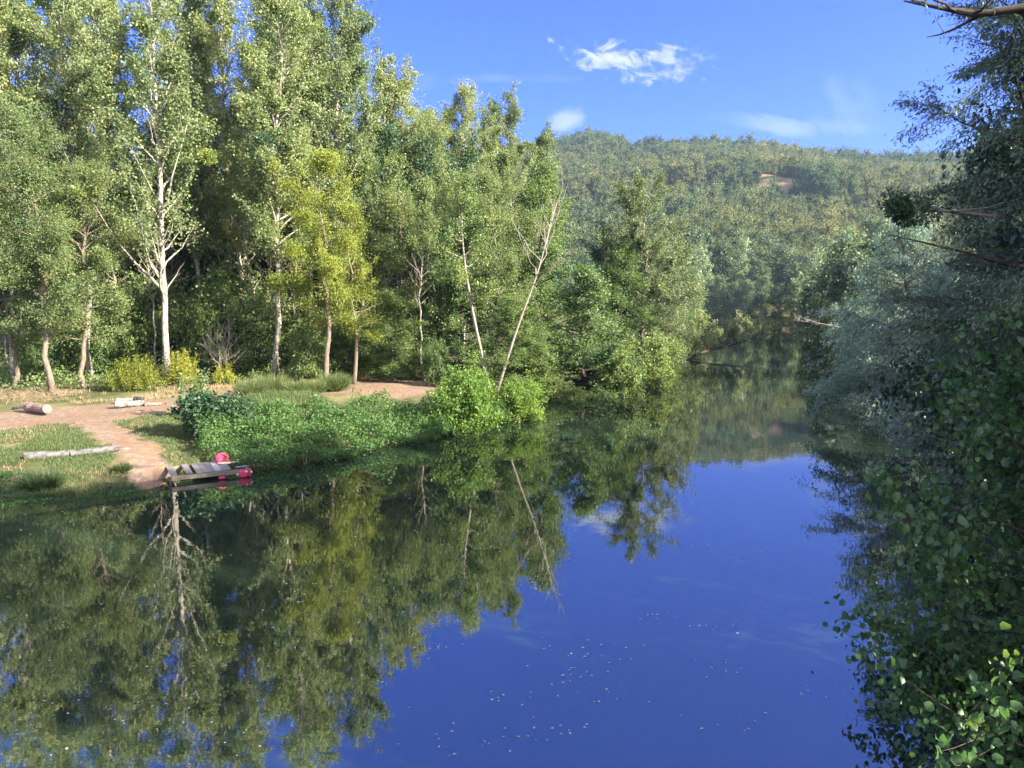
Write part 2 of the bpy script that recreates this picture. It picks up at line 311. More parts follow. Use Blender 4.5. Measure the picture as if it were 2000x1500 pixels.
m, t = newmat('river_water')
tc_ = N(t, 'ShaderNodeTexCoord')
p = N(t, 'ShaderNodeBsdfPrincipled'); p.inputs['Roughness'].default_value = .015; p.inputs['IOR'].default_value = 3.4
p.inputs['Base Color'].default_value = (.012, .021, .014, 1)
n1 = N(t, 'ShaderNodeTexNoise'); n1.inputs['Scale'].default_value = 1.3; n1.inputs['Detail'].default_value = 4; n1.inputs['Roughness'].default_value = .55
n2 = N(t, 'ShaderNodeTexNoise'); n2.inputs['Scale'].default_value = .25; n2.inputs['Detail'].default_value = 2
t.links.new(tc_.outputs['Object'], n1.inputs['Vector']); t.links.new(tc_.outputs['Object'], n2.inputs['Vector'])
rip = Wp(1690, 1385)
vs = N(t, 'ShaderNodeVectorMath', operation='DISTANCE'); t.links.new(tc_.outputs['Object'], vs.inputs[0]); vs.inputs[1].default_value = tuple(rip)
ringf = math_(t, 'SUBTRACT', 1.0, math_(t, 'MULTIPLY', vs.outputs['Value'], 1.5), clamp=True)
ring = math_(t, 'MULTIPLY', math_(t, 'SINE', math_(t, 'MULTIPLY', vs.outputs['Value'], 60.0)), math_(t, 'MULTIPLY', ringf, .25))
hh = math_(t, 'ADD', math_(t, 'ADD', math_(t, 'MULTIPLY', n1.outputs[0], .35), n2.outputs[0]), ring)
b = N(t, 'ShaderNodeBump'); b.inputs['Strength'].default_value = .35; b.inputs['Distance'].default_value = .012
t.links.new(hh, b.inputs['Height']); t.links.new(b.outputs[0], p.inputs['Normal'])
o = N(t, 'ShaderNodeOutputMaterial'); t.links.new(p.outputs[0], o.inputs[0])
wx = np.array([(-140, -60, 0), (140, -60, 0), (140, 300, 0), (-140, 300, 0)])
tag(obj('river_water', mesh_np('river_water', wx, np.array([[0, 1, 2, 3]])), m), kind='structure')

# ------------------------------------------------------------------ hill (polar grid round the valley head)
RIDGE = np.array([(300, 330), (700, 300), (950, 290), (1060, 275), (1130, 258), (1180, 257), (1300, 275), (1400, 272), (1500, 281), (1600, 296), (1700, 307), (1800, 306), (1950, 290), (2200, 300), (2800, 360)], float)
def ridge_elev(u):          # tan(elevation) of the crest for tan(azimuth) u
    px = 1000+u*FPX*1.0
    py = np.interp(px, RIDGE[:, 0], RIDGE[:, 1])
    e = np.arctan((750-py)/FPX)-PITCH
    return np.tan(e)
def hill_z(az, r):
    u = np.tan(az); Yd = r*np.cos(az)
    crest = ridge_elev(u)*820*np.cos(az)*1.0
    tt = np.clip((r-265)/(830-265), 0, 1)
    x, y = r*np.sin(az), r*np.cos(az)
    prof = .10*tt+.90*tt**1.18
    spur = (vnoise(x*.8+y*.5, y*.35-x*.5, 80, 31, 2)-.5)*44*np.sin(np.pi*np.clip(tt, 0, 1))**1.0
    z = crest*prof+spur+(vnoise(x, y, 40, 33, 2)-.5)*9*np.sin(np.pi*tt)
    back = np.clip((r-830)/500, 0, 1)
    return 2.5*(1-tt)+z*(1-.8*back**1.5)-4*(r < 275)
azs = np.radians(np.linspace(-34, 50, 170)); rs = np.concatenate((np.linspace(255, 860, 122), np.linspace(880, 1400, 14)))
A, Rr = np.meshgrid(azs, rs); A, Rr = A.ravel(), Rr.ravel()
HZ = hill_z(A, Rr)
idx = np.arange(len(azs)*len(rs)).reshape(len(rs), len(azs))
F = np.stack((idx[:-1, :-1], idx[:-1, 1:], idx[1:, 1:], idx[1:, :-1]), -1).reshape(-1, 4)
hill_mat = noisemat('hill_soil', [(.35, (.07, .075, .035)), (.5, (.15, .12, .07)), (.66, (.36, .20, .13))], scale=.03, rough=.95, bump=0)
tag(obj('hill', mesh_np('hill', np.stack((Rr*np.sin(A), Rr*np.cos(A), HZ), 1), F, smooth=True), hill_mat), kind='structure')

# ------------------------------------------------------------------ tree grower
def unit(v): return v/(np.linalg.norm(v, axis=-1, keepdims=True)+1e-9)
LEAF8 = dict(a=np.array((0, .22, .62, 1.0, .62, .22, .3, .68)), b=np.array((0, .40, .5, 0, -.5, -.40, 0, 0)), c=np.array((0, .15, .10, -.22, .10, .15, .02, -.03)))
def leaf_mesh(name, P, rng, L, Wd, big=False, upbias=.25, axis=None, jit=.3, clump=None):
    n = len(P)
    if axis is None: ax = rng.normal(size=(n, 3)); ax[:, 2] -= .35
    else: ax = axis+rng.normal(size=(n, 3))*jit
    ax = unit(ax); nr = rng.normal(size=(n, 3)); nr[:, 2] += upbias*2; nr = unit(nr-ax*np.sum(nr*ax, 1)[:, None]); bi = np.cross(nr, ax)
    s = rng.uniform(*((.45, 1.3) if big else (.7, 1.25)), n)[:, None]; rn = rng.random(n)
    if clump is not None: rn = np.clip(.55*rn+.45*clump, 0, 1)
    if big:
        Vv = P[:, None]+s[:, None]*(L*LEAF8['a'][None, :, None]*ax[:, None]+Wd*LEAF8['b'][None, :, None]*bi[:, None]+L*LEAF8['c'][None, :, None]*nr[:, None])
        k = np.arange(n)[:, None]*8
        T3 = np.concatenate([k+np.array([q]) for q in ((0, 6, 1), (2, 7, 3), (0, 5, 6), (4, 3, 7))]); Q = np.concatenate([k+np.array([q]) for q in ((1, 6, 7, 2), (6, 5, 4, 7))])
        return mesh_np(name, Vv.reshape(-1, 3), [T3, Q], np.repeat(rn, 8))
    f = rng.uniform(-.12, .12, n)[:, None]*L
    Vv = np.stack((P, P+s*(ax*L*.45+bi*Wd*.5)+nr*f, P+s*ax*L, P+s*(ax*L*.45-bi*Wd*.5)+nr*f), 1)
    return mesh_np(name, Vv.reshape(-1, 3), np.arange(4*n).reshape(n, 4), np.repeat(rn, 4))
def grow(seed, H, r0, cb, prof, nb, up=(35, 60), nleaf=15000, L=.13, Wd=.1, sig=.35, lean=(0, 0), wig=.012, curve=.25, twigs=5, stems=1, spread=.2,
         trunk_pts=None, bare=(), big=False, k=7, twl=.42, tdens=.7, willowy=False, sides=4, zmin=.05, tipr=.012, name='tree'):
    """returns (trunk mesh, crown mesh) in local coordinates, base at the origin"""
    rng = np.random.default_rng(seed); mb = MB(); segs = []
    for s in range(stems):
        h = H*(1 if s == 0 else rng.uniform(.72, .98)); a0 = s*2.4+rng.uniform(0, 1)
        off = np.array((math.cos(a0), math.sin(a0), 0))*(spread*h if stems > 1 else 0)
        tt = np.linspace(0, 1, 15)
        if trunk_pts is not None:
            tp = np.asarray(trunk_pts, float); q = np.linspace(0, 1, len(tp)); T = np.stack([np.interp(tt, q, tp[:, i]) for i in range(3)], 1)
            T[1:-1] = .25*T[:-2]+.5*T[1:-1]+.25*T[2:]
        else:
            w = np.cumsum(rng.normal(size=(15, 2))*wig*h, 0); w -= w[0]
            T = np.stack((off[0]*tt**.8+lean[0]*tt**1.3+w[:, 0], off[1]*tt**.8+lean[1]*tt**1.3+w[:, 1], h*tt), 1)
        rad = r0*(1 if s == 0 else .75)*(1-tt)**.8+tipr; rad[0] *= 1.25
        mb.tube(T, rad, k)
        for j in range(nb if s == 0 else int(nb*.7)):
            t0 = cb+(.985-cb)*((j+rng.random())/(nb if s == 0 else int(nb*.7)+1e-6))
            t0 = min(t0, .985)
            base = np.array([np.interp(t0, tt, T[:, i]) for i in range(3)])
            az = j*2.39996+rng.normal()*.35+s; tq = (t0-cb)/(1-cb)
            ua = R(up[0]+(up[1]-up[0])*tq+rng.normal()*8); reach = prof(tq)*rng.uniform(.65, 1.15)
            ln = reach/max(math.cos(ua), .35)
            d = np.array((math.cos(az)*math.cos(ua), math.sin(az)*math.cos(ua), math.sin(ua)))
            q = np.linspace(0, 1, 6)[:, None]; Bp = base+d*ln*q+np.array((0, 0, curve*ln))*q**2+np.cumsum(rng.normal(size=(6, 3)), 0)*ln*.03*(q > 0)
            rb = min(np.interp(t0, tt, rad)*.55, .02+ln*.018); mb.tube(Bp, rb*(1-q[:, 0])**.9+tipr*.6, sides, cap=False)
            isbare = any(lo <= t0 <= hi for lo, hi in bare)
            wden = rng.lognormal(0, tdens)*(0 if isbare else 1)
            segs.append((Bp[2], Bp[-1], ln*.5*wden))
            for w in range(twigs):
                u0 = rng.uniform(.3, 1.0); b0 = np.array([np.interp(u0, q[:, 0], Bp[:, i]) for i in range(3)])
                td = unit(d*.6+rng.normal(size=3)*.6+np.array((0, 0, curve*.8))); tl = ln*twl*rng.uniform(.6, 1.2)
                if willowy: td = unit(td*np.array((1, 1, .5))+np.array((0, 0, -.15)))
                q3 = np.linspace(0, 1, 4)[:, None]; Tp = b0+td*tl*q3+np.array((0, 0, (-.25 if willowy else .1)*tl))*q3**2
                mb.tube(Tp, tipr*.9*(1-.6*q3[:, 0]), 3, cap=False)
                segs.append((Tp[0], Tp[-1], tl*wden*rng.lognormal(0, tdens*.6)))
    trunk = mb.mesh(name+'_trunk')
    if nleaf <= 0: return trunk, None
    A_ = np.array([s[0] for s in segs]); B_ = np.array([s[1] for s in segs]); w = np.array([s[2] for s in segs]); w = w/w.sum()
    ci = rng.choice(len(segs), nleaf, p=w); u = rng.random(nleaf)[:, None]**.75
    P = A_[ci]*(1-u)+B_[ci]*u+rng.normal(size=(nleaf, 3))*sig*rng.uniform(.3, 1.2, (nleaf, 1))
    keep = P[:, 2] > zmin; P = P[keep]; ci = ci[keep]
    cl = rng.random(len(segs))[ci]
    axd = unit(B_-A_)[ci]*.6+np.array((0, 0, -.5)) if willowy else None
    crown = leaf_mesh(name+'_crown', P, rng, L, Wd, big=big, axis=axd, jit=.55, clump=cl)
    return trunk, crown
KIND = {}
def kind(key, bark, leaf, **kw):
    KIND[key] = (*grow(name=key, **kw), M[bark], M[leaf])
def plant(key, name, x, y, label, cat='tree', group=None, scale=1, rz=0, zs=None, z=None, sxy=None):
    tr, cr, mb_, ml = KIND[key]
    e = empty(name, (x, y, gz(x, y)-.05 if z is None else z), rz)
    s = sxy or scale; e.scale = (s, s, zs or scale)
    obj('trunk', tr, mb_, e)
    if cr: obj('crown', cr, ml, e)
    return tag(e, label, cat, group)
def X_(px, Yd, z=3.0):       # world x so that a point at depth Yd and height z shows at px
    return (px-1000)/FPX*(Yd*math.cos(PITCH)-(z-CAMH)*math.sin(PITCH))
def top_h(py, Yd, x=0, base=1.6):    # height of a tree whose top shows at py
    return CAMH+Yd*math.tan(math.atan((750-py)/FPX)-PITCH)-base

pop = lambda t: 4.0*(1-t)**.55*(.45+.55*min(1, t*4+.25))
for i in range(4):
    kind(f'poplar{i}', 'poplar_bark', 'poplar', seed=10+i, H=32, r0=.22, cb=.27, prof=pop, nb=64, up=(36, 60), tdens=.8, nleaf=42000, L=.18, Wd=.15, sig=.27, twigs=6, wig=.006, curve=.25, bare=((0, .22),))
kind('white_poplar', 'poplar_bark', 'poplar', seed=18, H=34, r0=.25, cb=.2, prof=lambda t: (3.4*(1-t)**.5), nb=60, up=(46, 62), nleaf=24000, L=.2, Wd=.17, sig=.34, twigs=5, wig=.002, curve=.2, bare=((0, .12), (.17, .23)), tdens=1.2)
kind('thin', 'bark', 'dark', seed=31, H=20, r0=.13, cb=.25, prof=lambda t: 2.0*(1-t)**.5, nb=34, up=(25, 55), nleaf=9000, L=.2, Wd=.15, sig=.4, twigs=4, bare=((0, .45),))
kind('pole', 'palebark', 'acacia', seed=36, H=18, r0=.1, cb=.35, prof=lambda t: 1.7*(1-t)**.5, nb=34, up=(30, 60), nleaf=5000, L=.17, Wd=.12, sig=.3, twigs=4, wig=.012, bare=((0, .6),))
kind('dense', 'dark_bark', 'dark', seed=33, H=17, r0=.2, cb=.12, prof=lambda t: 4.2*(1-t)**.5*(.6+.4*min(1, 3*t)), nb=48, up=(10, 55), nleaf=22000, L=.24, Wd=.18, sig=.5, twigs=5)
for i in range(2):
    kind(f'acacia{i}', 'bark', 'acacia', seed=41+i, H=19, r0=.2, cb=.22, prof=lambda t: 4.3*(1-t)**.55*(.55+.45*min(1, 3*t)), nb=46, up=(12, 55), nleaf=50000, L=.16, Wd=.08, sig=.36, twigs=6, curve=.12, wig=.012, tdens=.8)
kind('river_tree', 'bark', 'river', seed=57, H=18, r0=.24, cb=.03, prof=lambda t: 5.9*(1-t)**.33*(.72+.28*min(1, 4*t)), nb=70, up=(0, 32), nleaf=56000, L=.18, Wd=.14, sig=.3, twigs=6, curve=.12, tdens=1.0)
kind('alder_cone', 'dark_bark', 'alder_deep', seed=55, H=12, r0=.16, cb=.02, prof=lambda t: 3.6*(1-t)**.75, nb=70, up=(-6, 50), nleaf=40000, L=.15, Wd=.125, sig=.3, twigs=6, curve=.1, tdens=.8)
kind('yellow', 'bark', 'yellow', seed=45, H=18, r0=.2, cb=.28, prof=lambda t: 4.6*(1-t)**.6*(.6+.4*min(1, 3*t)), nb=42, up=(8, 50), nleaf=36000, L=.16, Wd=.09, sig=.32, twigs=5, curve=.1, tdens=1.0)
for i in range(2):
    kind(f'alder{i}', 'dark_bark', 'alder', seed=51+i, H=18, r0=.2, cb=.02, prof=lambda t: 4.7*(1-t)**.62*(.8+.2*min(1, 4*t)), nb=66, up=(-4, 52), nleaf=52000, L=.17, Wd=.14, sig=.4, twigs=6, curve=.1, tdens=.75)
for i in range(2):
    kind(f'bush{i}', 'dark_bark', 'lime' if i == 0 else 'alder', seed=61+i, H=3.6, r0=.05, cb=.06, prof=lambda t: 1.5*(1-t)**.5, nb=22, up=(10, 60), nleaf=14000, L=.13, Wd=.105, sig=.2, twigs=5, stems=6, spread=.32, curve=.05)
kind('understory', 'dark_bark', 'alder', seed=64, H=5, r0=.05, cb=.1, prof=lambda t: 1.6*(1-t)**.4, nb=24, up=(5, 50), nleaf=8000, L=.17, Wd=.13, sig=.28, twigs=4, stems=4, spread=.3)
kind('darkbush', 'dark_bark', 'dark', seed=66, H=2.4, r0=.04, cb=.06, prof=lambda t: 1.1*(1-t)**.5, nb=16, up=(0, 50), nleaf=4200, L=.2, Wd=.17, sig=.2, twigs=4, stems=5, spread=.4)
for i in range(2):
    kind(f'silver{i}', 'bark', 'willow', seed=71+i, H=12, r0=.2, cb=.06, prof=lambda t: 5.2*(1-t)**.6, nb=60, up=(-10, 45), nleaf=70000, L=.19, Wd=.06, sig=.22, twigs=7, curve=-.05, stems=2, spread=.25, willowy=True, zmin=-1.2)
kind('near_willow', 'dark_bark', 'willow_green', seed=75, H=17, r0=.24, cb=.42, prof=lambda t: 5.6*(1-t)**.6*(.75+.25*min(1, 3*t)), nb=80, up=(5, 50), nleaf=130000, L=.125, Wd=.034, sig=.15, twigs=12, curve=.0, willowy=True, tdens=1.0)
kind('near_oak', 'dark_bark', 'ivy', seed=77, H=16, r0=.25, cb=.1, prof=lambda t: 5.2*(1-t)**.6, nb=60, up=(5, 50), nleaf=48000, L=.16, Wd=.13, sig=.32, twigs=7, big=True)
kind('near_alder', 'dark_bark', 'near_alder', seed=79, H=9.2, r0=.12, cb=.06, prof=lambda t: 4.9*(1-t)**.75*(.75+.25*min(1, 4*t)), nb=54, up=(-2, 45), nleaf=95000, L=.112, Wd=.092, sig=.17, twigs=10, big=True, stems=3, spread=.1, curve=.05, zmin=-.6, tdens=.8)
for i in range(2):
    kind(f'far{i}', 'bark', 'far', seed=81+i, H=16, r0=.25, cb=.03, prof=lambda t: 5.2*(1-t)**.45*(.75+.25*min(1, 3*t)), nb=44, up=(0, 60), nleaf=7000, L=.5, Wd=.4, sig=.7, twigs=5, tdens=.7)
kind('far_poplar', 'bark', 'pale', seed=85, H=20, r0=.25, cb=.1, prof=lambda t: 3.4*(1-t)**.5, nb=40, up=(40, 65), nleaf=4200, L=.5, Wd=.35, sig=.5, twigs=4)
kind('far_pale', 'dead', 'pale', seed=86, H=12, r0=.2, cb=.08, prof=lambda t: 5*(1-t)**.5, nb=36, up=(10, 50), nleaf=3600, L=.45, Wd=.25, sig=.6, twigs=5)

# ------------------------------------------------------------------ left bank: tall poplars
rng = np.random.default_rng(5)
PR = [  # px, depth, top py, label
    (25, 59, -60, 'forked pale poplar at the far left edge of the wood'),
    (95, 66, -90, 'tall poplar behind the feathery grey-green tree, second from the left edge'),
    (175, 61, -110, 'tall pale-stemmed poplar just left of the big white-trunked poplar'),
    (322, 57, -110, 'white-trunked poplar with bare lower limbs beside the yellow stalks'),
    (250, 72, -60, 'poplar half hidden between two nearer pale poplars'),
    (400, 70, -70, 'poplar standing right behind the limbs of the white-trunked poplar'),
    (470, 69, -60, 'slender poplar left of the trunk carrying the mistletoe ball'),
    (534, 63, -70, 'poplar whose grey trunk carries a round mistletoe ball'),
    (610, 70, -30, 'poplar rising straight behind the yellow-leaved tree'),
    (665, 70, -12, 'tall poplar whose tip just reaches the top of the photo'),
    (705, 76, 45, 'poplar on the stepped skyline right of the tallest tip'),
    (745, 77, 105, 'poplar on the slope of the skyline over the yellow tree'),
    (785, 80, 160, 'lower poplar near the right end of the tall row'),
    (822, 84, 215, 'last and lowest poplar at the right end of the tall row'),
    (60, 82, -40, 'poplar filling the gap behind the two leftmost ones'), (215, 84, -50, 'poplar in the second row left of the white-trunked poplar'), (360, 82, -30, 'poplar in the second row right of the white-trunked poplar'), (515, 84, -20, 'poplar in the second row left of the yellow-leaved tree'), (580, 80, -30, 'poplar in the second row straight over the mistletoe trunk'), (640, 84, 20, 'poplar in the second row below the tallest tip'),
    (868, 86, 215, 'left poplar of the thin-topped group against the sky'),
    (905, 85, 162, 'highest poplar of the thin-topped group against the sky'),
    (955, 88, 205, 'middle poplar of the thin-topped group right of the highest one'),
    (1012, 88, 178, 'pointed poplar of the thin-topped group nearest the hill'),
    (1050, 92, 262, 'outermost short poplar overlapping the left end of the hill')]
for i, (px, Yd, ty, lab) in enumerate(PR):
    h = top_h(ty, Yd); x = X_(px, Yd)
    wh = px == 322
    plant('white_poplar' if wh else f'poplar{i % 4}', 'poplar_tree', x, Yd, lab, 'poplar', 'tall poplars on the left bank', zs=h/(34 if wh else 32), sxy=min(1.15, .6+.4*h/32)*(.86 if px > 850 else 1), rz=i*1.7)
# ------------------------------------------------------------------ left bank: front trees
def P3(px, py, Yd): return At(px, py, Yd)
for px, Yd, ty, k, s, lab in ((100, 53, 235, 'acacia0', 1.0, 'feathery grey-green tree with twin stems at the left by the track'),
                             (165, 54.5, 330, 'acacia1', .95, 'lower feathery tree leaning out right of the twin-stemmed one'),
                             (20, 55, 400, 'acacia1', .9, 'feathery tree cut by the left edge of the photo'),
                             (632, 58, 305, 'yellow', 1.0, 'yellow-leaved tree in front of the tall poplars'),
                             (690, 59.5, 400, 'yellow', .8, 'smaller yellow-green tree right of the yellow-leaved one'),
                             (800, 68, 390, 'acacia0', 1.0, 'grey-green tree behind the dirt clearing'),
                             (840, 77, 245, 'acacia1', 1.0, 'brownish fine-leaved tree filling the dip in the skyline'),
                             (895, 66, 365, 'alder0', .95, 'leafy tree behind the right end of the dirt clearing'),
                             (975, 66, 335, 'acacia0', 1.05, 'broad tree behind the two leaning bare trunks'),
                             (1045, 72, 315, 'alder1', 1.0, 'leafy tree at the outer right corner of the wood'),
                             (770, 63, 560, 'alder1', .75, 'low dark tree with a level limb over the clearing'),
                             (1000, 60, 560, 'alder0', .7, 'low leafy tree round the feet of the leaning trunks')):
    H0 = 19 if 'acacia' in k else 18
    plant(k, 'alder_tree' if 'alder' in k else 'acacia_tree', X_(px, Yd), Yd, lab, 'tree', 'broadleaf trees along the front of the wood', zs=top_h(ty, Yd)/H0, sxy=s, rz=px*.1)
for px, Yd, ty, k, s, lab in ((1138, 63.5, 495, 'alder_cone', 1.35, 'dense conical alder standing at the water between bush and big tree'),
                             (1250, 86, 372, 'river_tree', 1.0, 'big tree overhanging the river with a ragged top before the hill'),
                             (1200, 83, 480, 'alder0', .9, 'shorter leafy tree against the left side of the big river tree'),
                             (1308, 96, 470, 'river_tree', .8, 'tree filling the right flank of the big river tree'),
                             (1195, 90, 480, 'dense', 1.0, 'dark tree in the gap behind the conical alder')):
    H0 = {'dense': 17, 'alder_cone': 12}.get(k, 18)
    plant(k, 'alder_tree', X_(px, Yd), Yd, lab, 'tree', 'trees at the water along the left bank', zs=top_h(ty, Yd, base=.8)/H0, sxy=s, rz=px*.1)
# leaning trunks
def leaner(pts, r, nleaf, label, seed, name, bark, leaf, **kw):
    P = np.array([P3(px, py, Yd) for px, py, Yd in pts]); b = P[0].copy(); b[2] = gz(b[0], b[1])-.05
    P[0] = b; loc = P-b
    tr, cr = grow(seed=seed, H=loc[-1][2], r0=r, trunk_pts=loc, nleaf=nleaf, name=name, **kw)
    e = empty(name, b); obj('trunk', tr, M[bark], e)
    if cr: obj('crown', cr, M[leaf], e)
    return tag(e, label, 'tree')
leaner([(968, 715, 57), (1010, 640, 57), (1048, 540, 57), (1070, 460, 57.5), (1088, 395, 58)], .085, 0, 'bare dead trunk leaning right from the bank towards the hill', 91, 'dead_tree', 'dead', 'alder', cb=.42, prof=lambda t: 2.6*(1-t)+.5, nb=14, up=(30, 55), twigs=3, tipr=.02)
leaner([(958, 700, 58), (925, 620, 58), (908, 520, 58), (900, 430, 58), (908, 360, 58)], .11, 9000, 'pale crooked trunk leaning left with thin leafy twigs', 92, 'alder_tree', 'dead', 'alder', cb=.35, prof=lambda t: 2.6*(1-t)+.6, nb=16, up=(20, 55), twigs=4, L=.15, Wd=.12, sig=.3, tipr=.018)
# the bare limbs on the white poplar
# ------------------------------------------------------------------ wood behind
nB = 0
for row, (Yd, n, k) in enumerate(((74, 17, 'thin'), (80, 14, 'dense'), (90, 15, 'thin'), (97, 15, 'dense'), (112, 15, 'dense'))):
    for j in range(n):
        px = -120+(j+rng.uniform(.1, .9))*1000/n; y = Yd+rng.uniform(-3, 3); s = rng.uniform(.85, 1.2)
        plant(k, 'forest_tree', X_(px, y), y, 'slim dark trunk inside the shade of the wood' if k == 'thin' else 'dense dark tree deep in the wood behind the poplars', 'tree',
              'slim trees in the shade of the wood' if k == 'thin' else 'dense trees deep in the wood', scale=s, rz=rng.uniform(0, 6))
for j, (px, Yd, s) in enumerate(((395, 64, 1.3), (455, 66, 1.6), (355, 67, 1.5), (280, 65, 1.2), (505, 65, 1.3), (240, 66, 1.5), (430, 70, 1.9), (545, 66, 1.2), (640, 66, 1.2), (690, 66, .9), (740, 68, 1.0), (830, 70, .9), (60, 60, .8), (130, 62, .9), (210, 63, .9))):
    plant('understory', 'shrub', X_(px, Yd), Yd, 'leafy green undergrowth shrub at the foot of the wood', 'shrub', 'undergrowth shrubs at the foot of the wood', scale=s, rz=j)

for j in range(22):
    px = -20+j*41+rng.uniform(-15, 15); y = rng.uniform(63, 72); s_z = rng.uniform(.7, 1.1)
    plant('pole', 'forest_tree', X_(px, y), y, 'slim pale-stemmed young tree at the edge of the wood', 'tree', 'slim pale stems at the edge of the wood', zs=s_z, sxy=rng.uniform(.7, 1.1), rz=j)
# ------------------------------------------------------------------ bushes on the left bank
for k, px, py, s, zs, lab, nm in (('bush0', 912, 828, 1.08, 1.1, 'bright lime-green bush hanging over the water at the point', 'bush'),
                       ('bush1', 1050, 765, 1.15, 1.1, 'green bush between the lime-green bush and the conical alder', 'bush'),
                       ('bush1', 855, 748, .62, .95, 'small round shrub at the right end of the dirt clearing', 'shrub'),
                       ('bush1', 1215, 742, 1.1, 1.2, 'bush at the water below the big river tree', 'bush'),
                       ('bush1', 1300, 706, 1.3, 1.2, 'outermost bush below the right flank of the big river tree', 'bush'),
                       ('darkbush', 405, 866, 1.0, .85, 'dark blue-green shrub with large leaves beside the track', 'shrub'),
                       ('darkbush', 468, 858, .7, .7, 'small dark shrub right against the large-leaved one', 'shrub'),
                       ('bush0', 410, 735, .75, 1.15, 'yellow-green shrub topped by dead twigs before the wood', 'shrub'),
                       ('bush0', 1012, 806, 1.0, .75, 'low bush squeezed between the lime-green bush and the water', 'bush'),
                       ('understory', 1090, 768, .8, .45, 'bush at the left foot of the conical alder', 'bush'),
                       ('understory', 1165, 766, .8, .4, 'bush at the right foot of the conical alder', 'bush'),
                       ('bush1', 1255, 724, 1.5, 1.3, 'wide bush drooping to the water under the big river tree', 'bush'),
                       ('understory', 1275, 708, 1.4, .8, 'bush in the shade between two bushes under the big river tree', 'bush'),
                       ('understory', 1330, 672, 1.5, 1.1, 'last bush on the left bank before the fallen tree', 'bush'),
                       ('understory', 1345, 655, 1.6, 1.3, 'distant bush just behind the fallen tree on the left bank', 'bush'),
                       ('bush1', 600, 745, .95, 1.0, 'rounded light-green shrub below the yellow-leaved tree', 'shrub')):
    w = Wp(px, py, .5 if py > 760 else 1.3)
    plant(k, nm, w[0], w[1], lab, nm, 'bushes along the left bank', zs=zs, sxy=s, rz=px)

# ------------------------------------------------------------------ right bank
for k, nm, x, y, sx, zs, rz, lab in (('near_alder', 'alder_tree', 9.5, 10.0, .95, 1.12, .3, 'dark glossy alder filling the lower right corner close by'),
                    ('near_willow', 'willow_tree', 14.9, 18.2, 1.0, .98, 1.2, 'slender-leaved willow reaching into the sky at the upper right'),
                    ('near_oak', 'oak_tree', 15.5, 20.5, .9, 1.1, 2.0, 'dark dense tree at the right edge behind the near alder'),
                    ('near_oak', 'oak_tree', 21, 28.5, 1.0, .9, 4.0, 'dark tree between the slender-leaved willow and silver willows'),
                    ('silver0', 'willow_tree', 21.5, 34, .85, .8, .4, 'nearest silver-grey willow leaning over the water'),
                    ('silver1', 'willow_tree', 25.5, 46, 1.1, 1.0, 2.4, 'widest silver-grey willow in the middle of the right bank'),
                    ('silver0', 'willow_tree', 28.5, 53, 1.05, 1.02, 1.4, 'silver-grey willow set just behind the widest one'),
                    ('silver0', 'willow_tree', 20.5, 27, .9, .85, 5.0, 'silver-grey willow nearest the slender-leaved willow'),
                    ('silver0', 'willow_tree', 31.5, 60, 1.0, .85, 4.4, 'silver-grey willow farther along the right bank'),
                    ('silver1', 'willow_tree', 36, 76, 1.0, .8, 5.4, 'farthest silver-grey willow at the bend'),
                    ('near_willow', 'willow_tree', 18.6, 27, 1.0, .78, 2.6, 'slender-leaved willow lower and just beyond the tallest one'),
                    ('near_willow', 'willow_tree', 34, 46, 1.1, 1.0, 3.0, 'tall green willow behind the silver-grey ones')):
    plant(k, nm, x, y, lab, 'tree', 'trees along the right bank', zs=zs, sxy=sx, rz=rz, z=gz(x, y)-.1)
for x, y, s in ((22, 4, 1.3), (24, -8, 1.3), (24, 12, 1.28), (28, 18, 1.2), (33, 27, 1.0), (37, 39, .85), (44, 52, 1.0), (51, 65, 1.0), (17, -3, 1.0)):
    plant('dense', 'forest_tree', x, y, 'dense tree standing back from the right bank', 'tree', 'trees standing back from the right bank', scale=s, rz=x)
for j, (x, y, k, s) in enumerate(((44, 96, 'far1', .75), (47, 109, 'far0', .8), (54, 128, 'far1', .8), (62, 148, 'far0', .85), (72, 168, 'far1', .9), (83, 188, 'far0', .9), (93, 208, 'far1', .95), (94, 228, 'far0', 1.0), (56, 112, 'far0', .9), (72, 150, 'far1', 1.0), (98, 190, 'far0', 1.1))):
    plant(k, 'riverside_tree', x, y, 'shaded tree on the far stretch of the right bank', 'tree', 'shaded trees on the far right bank', scale=s, rz=j*1.3)
for j, (x, y, k, s) in enumerate(((21, 104, 'far0', .6), (25, 120, 'far1', .8), (31, 140, 'far0', .8), (36, 160, 'far1', .85), (42, 185, 'far0', .8), (47, 208, 'far1', .7), (36, 238, 'far0', .8), (26, 130, 'far1', .9), (20, 165, 'far0', 1))):
    plant(k, 'riverside_tree', x, y, 'tree on the left bank hidden beyond the big river tree', 'tree', 'trees on the left bank beyond the big river tree', scale=s, rz=j*1.9)
FB = np.array([(37.5, 84), (47, 115), (59, 150), (75, 185), (91, 212), (89, 239), (66, 259), (30, 273), (0, 280)], float)
sl = np.concatenate(([0], np.cumsum(np.hypot(*np.diff(FB, axis=0).T))))
for j, q in enumerate(np.arange(2, sl[-1], 5.2)):
    x, y = np.interp(q, sl, FB[:, 0])+.8, np.interp(q, sl, FB[:, 1])
    plant(f'far{j % 2}', 'bush', x, y, 'bush drooping to the water along the far right bank and the bend', 'bush', 'bushes along the far waterline', scale=.55+.2*(j*37 % 10)/10, rz=j*2.3, z=gz(x, y)-.5)
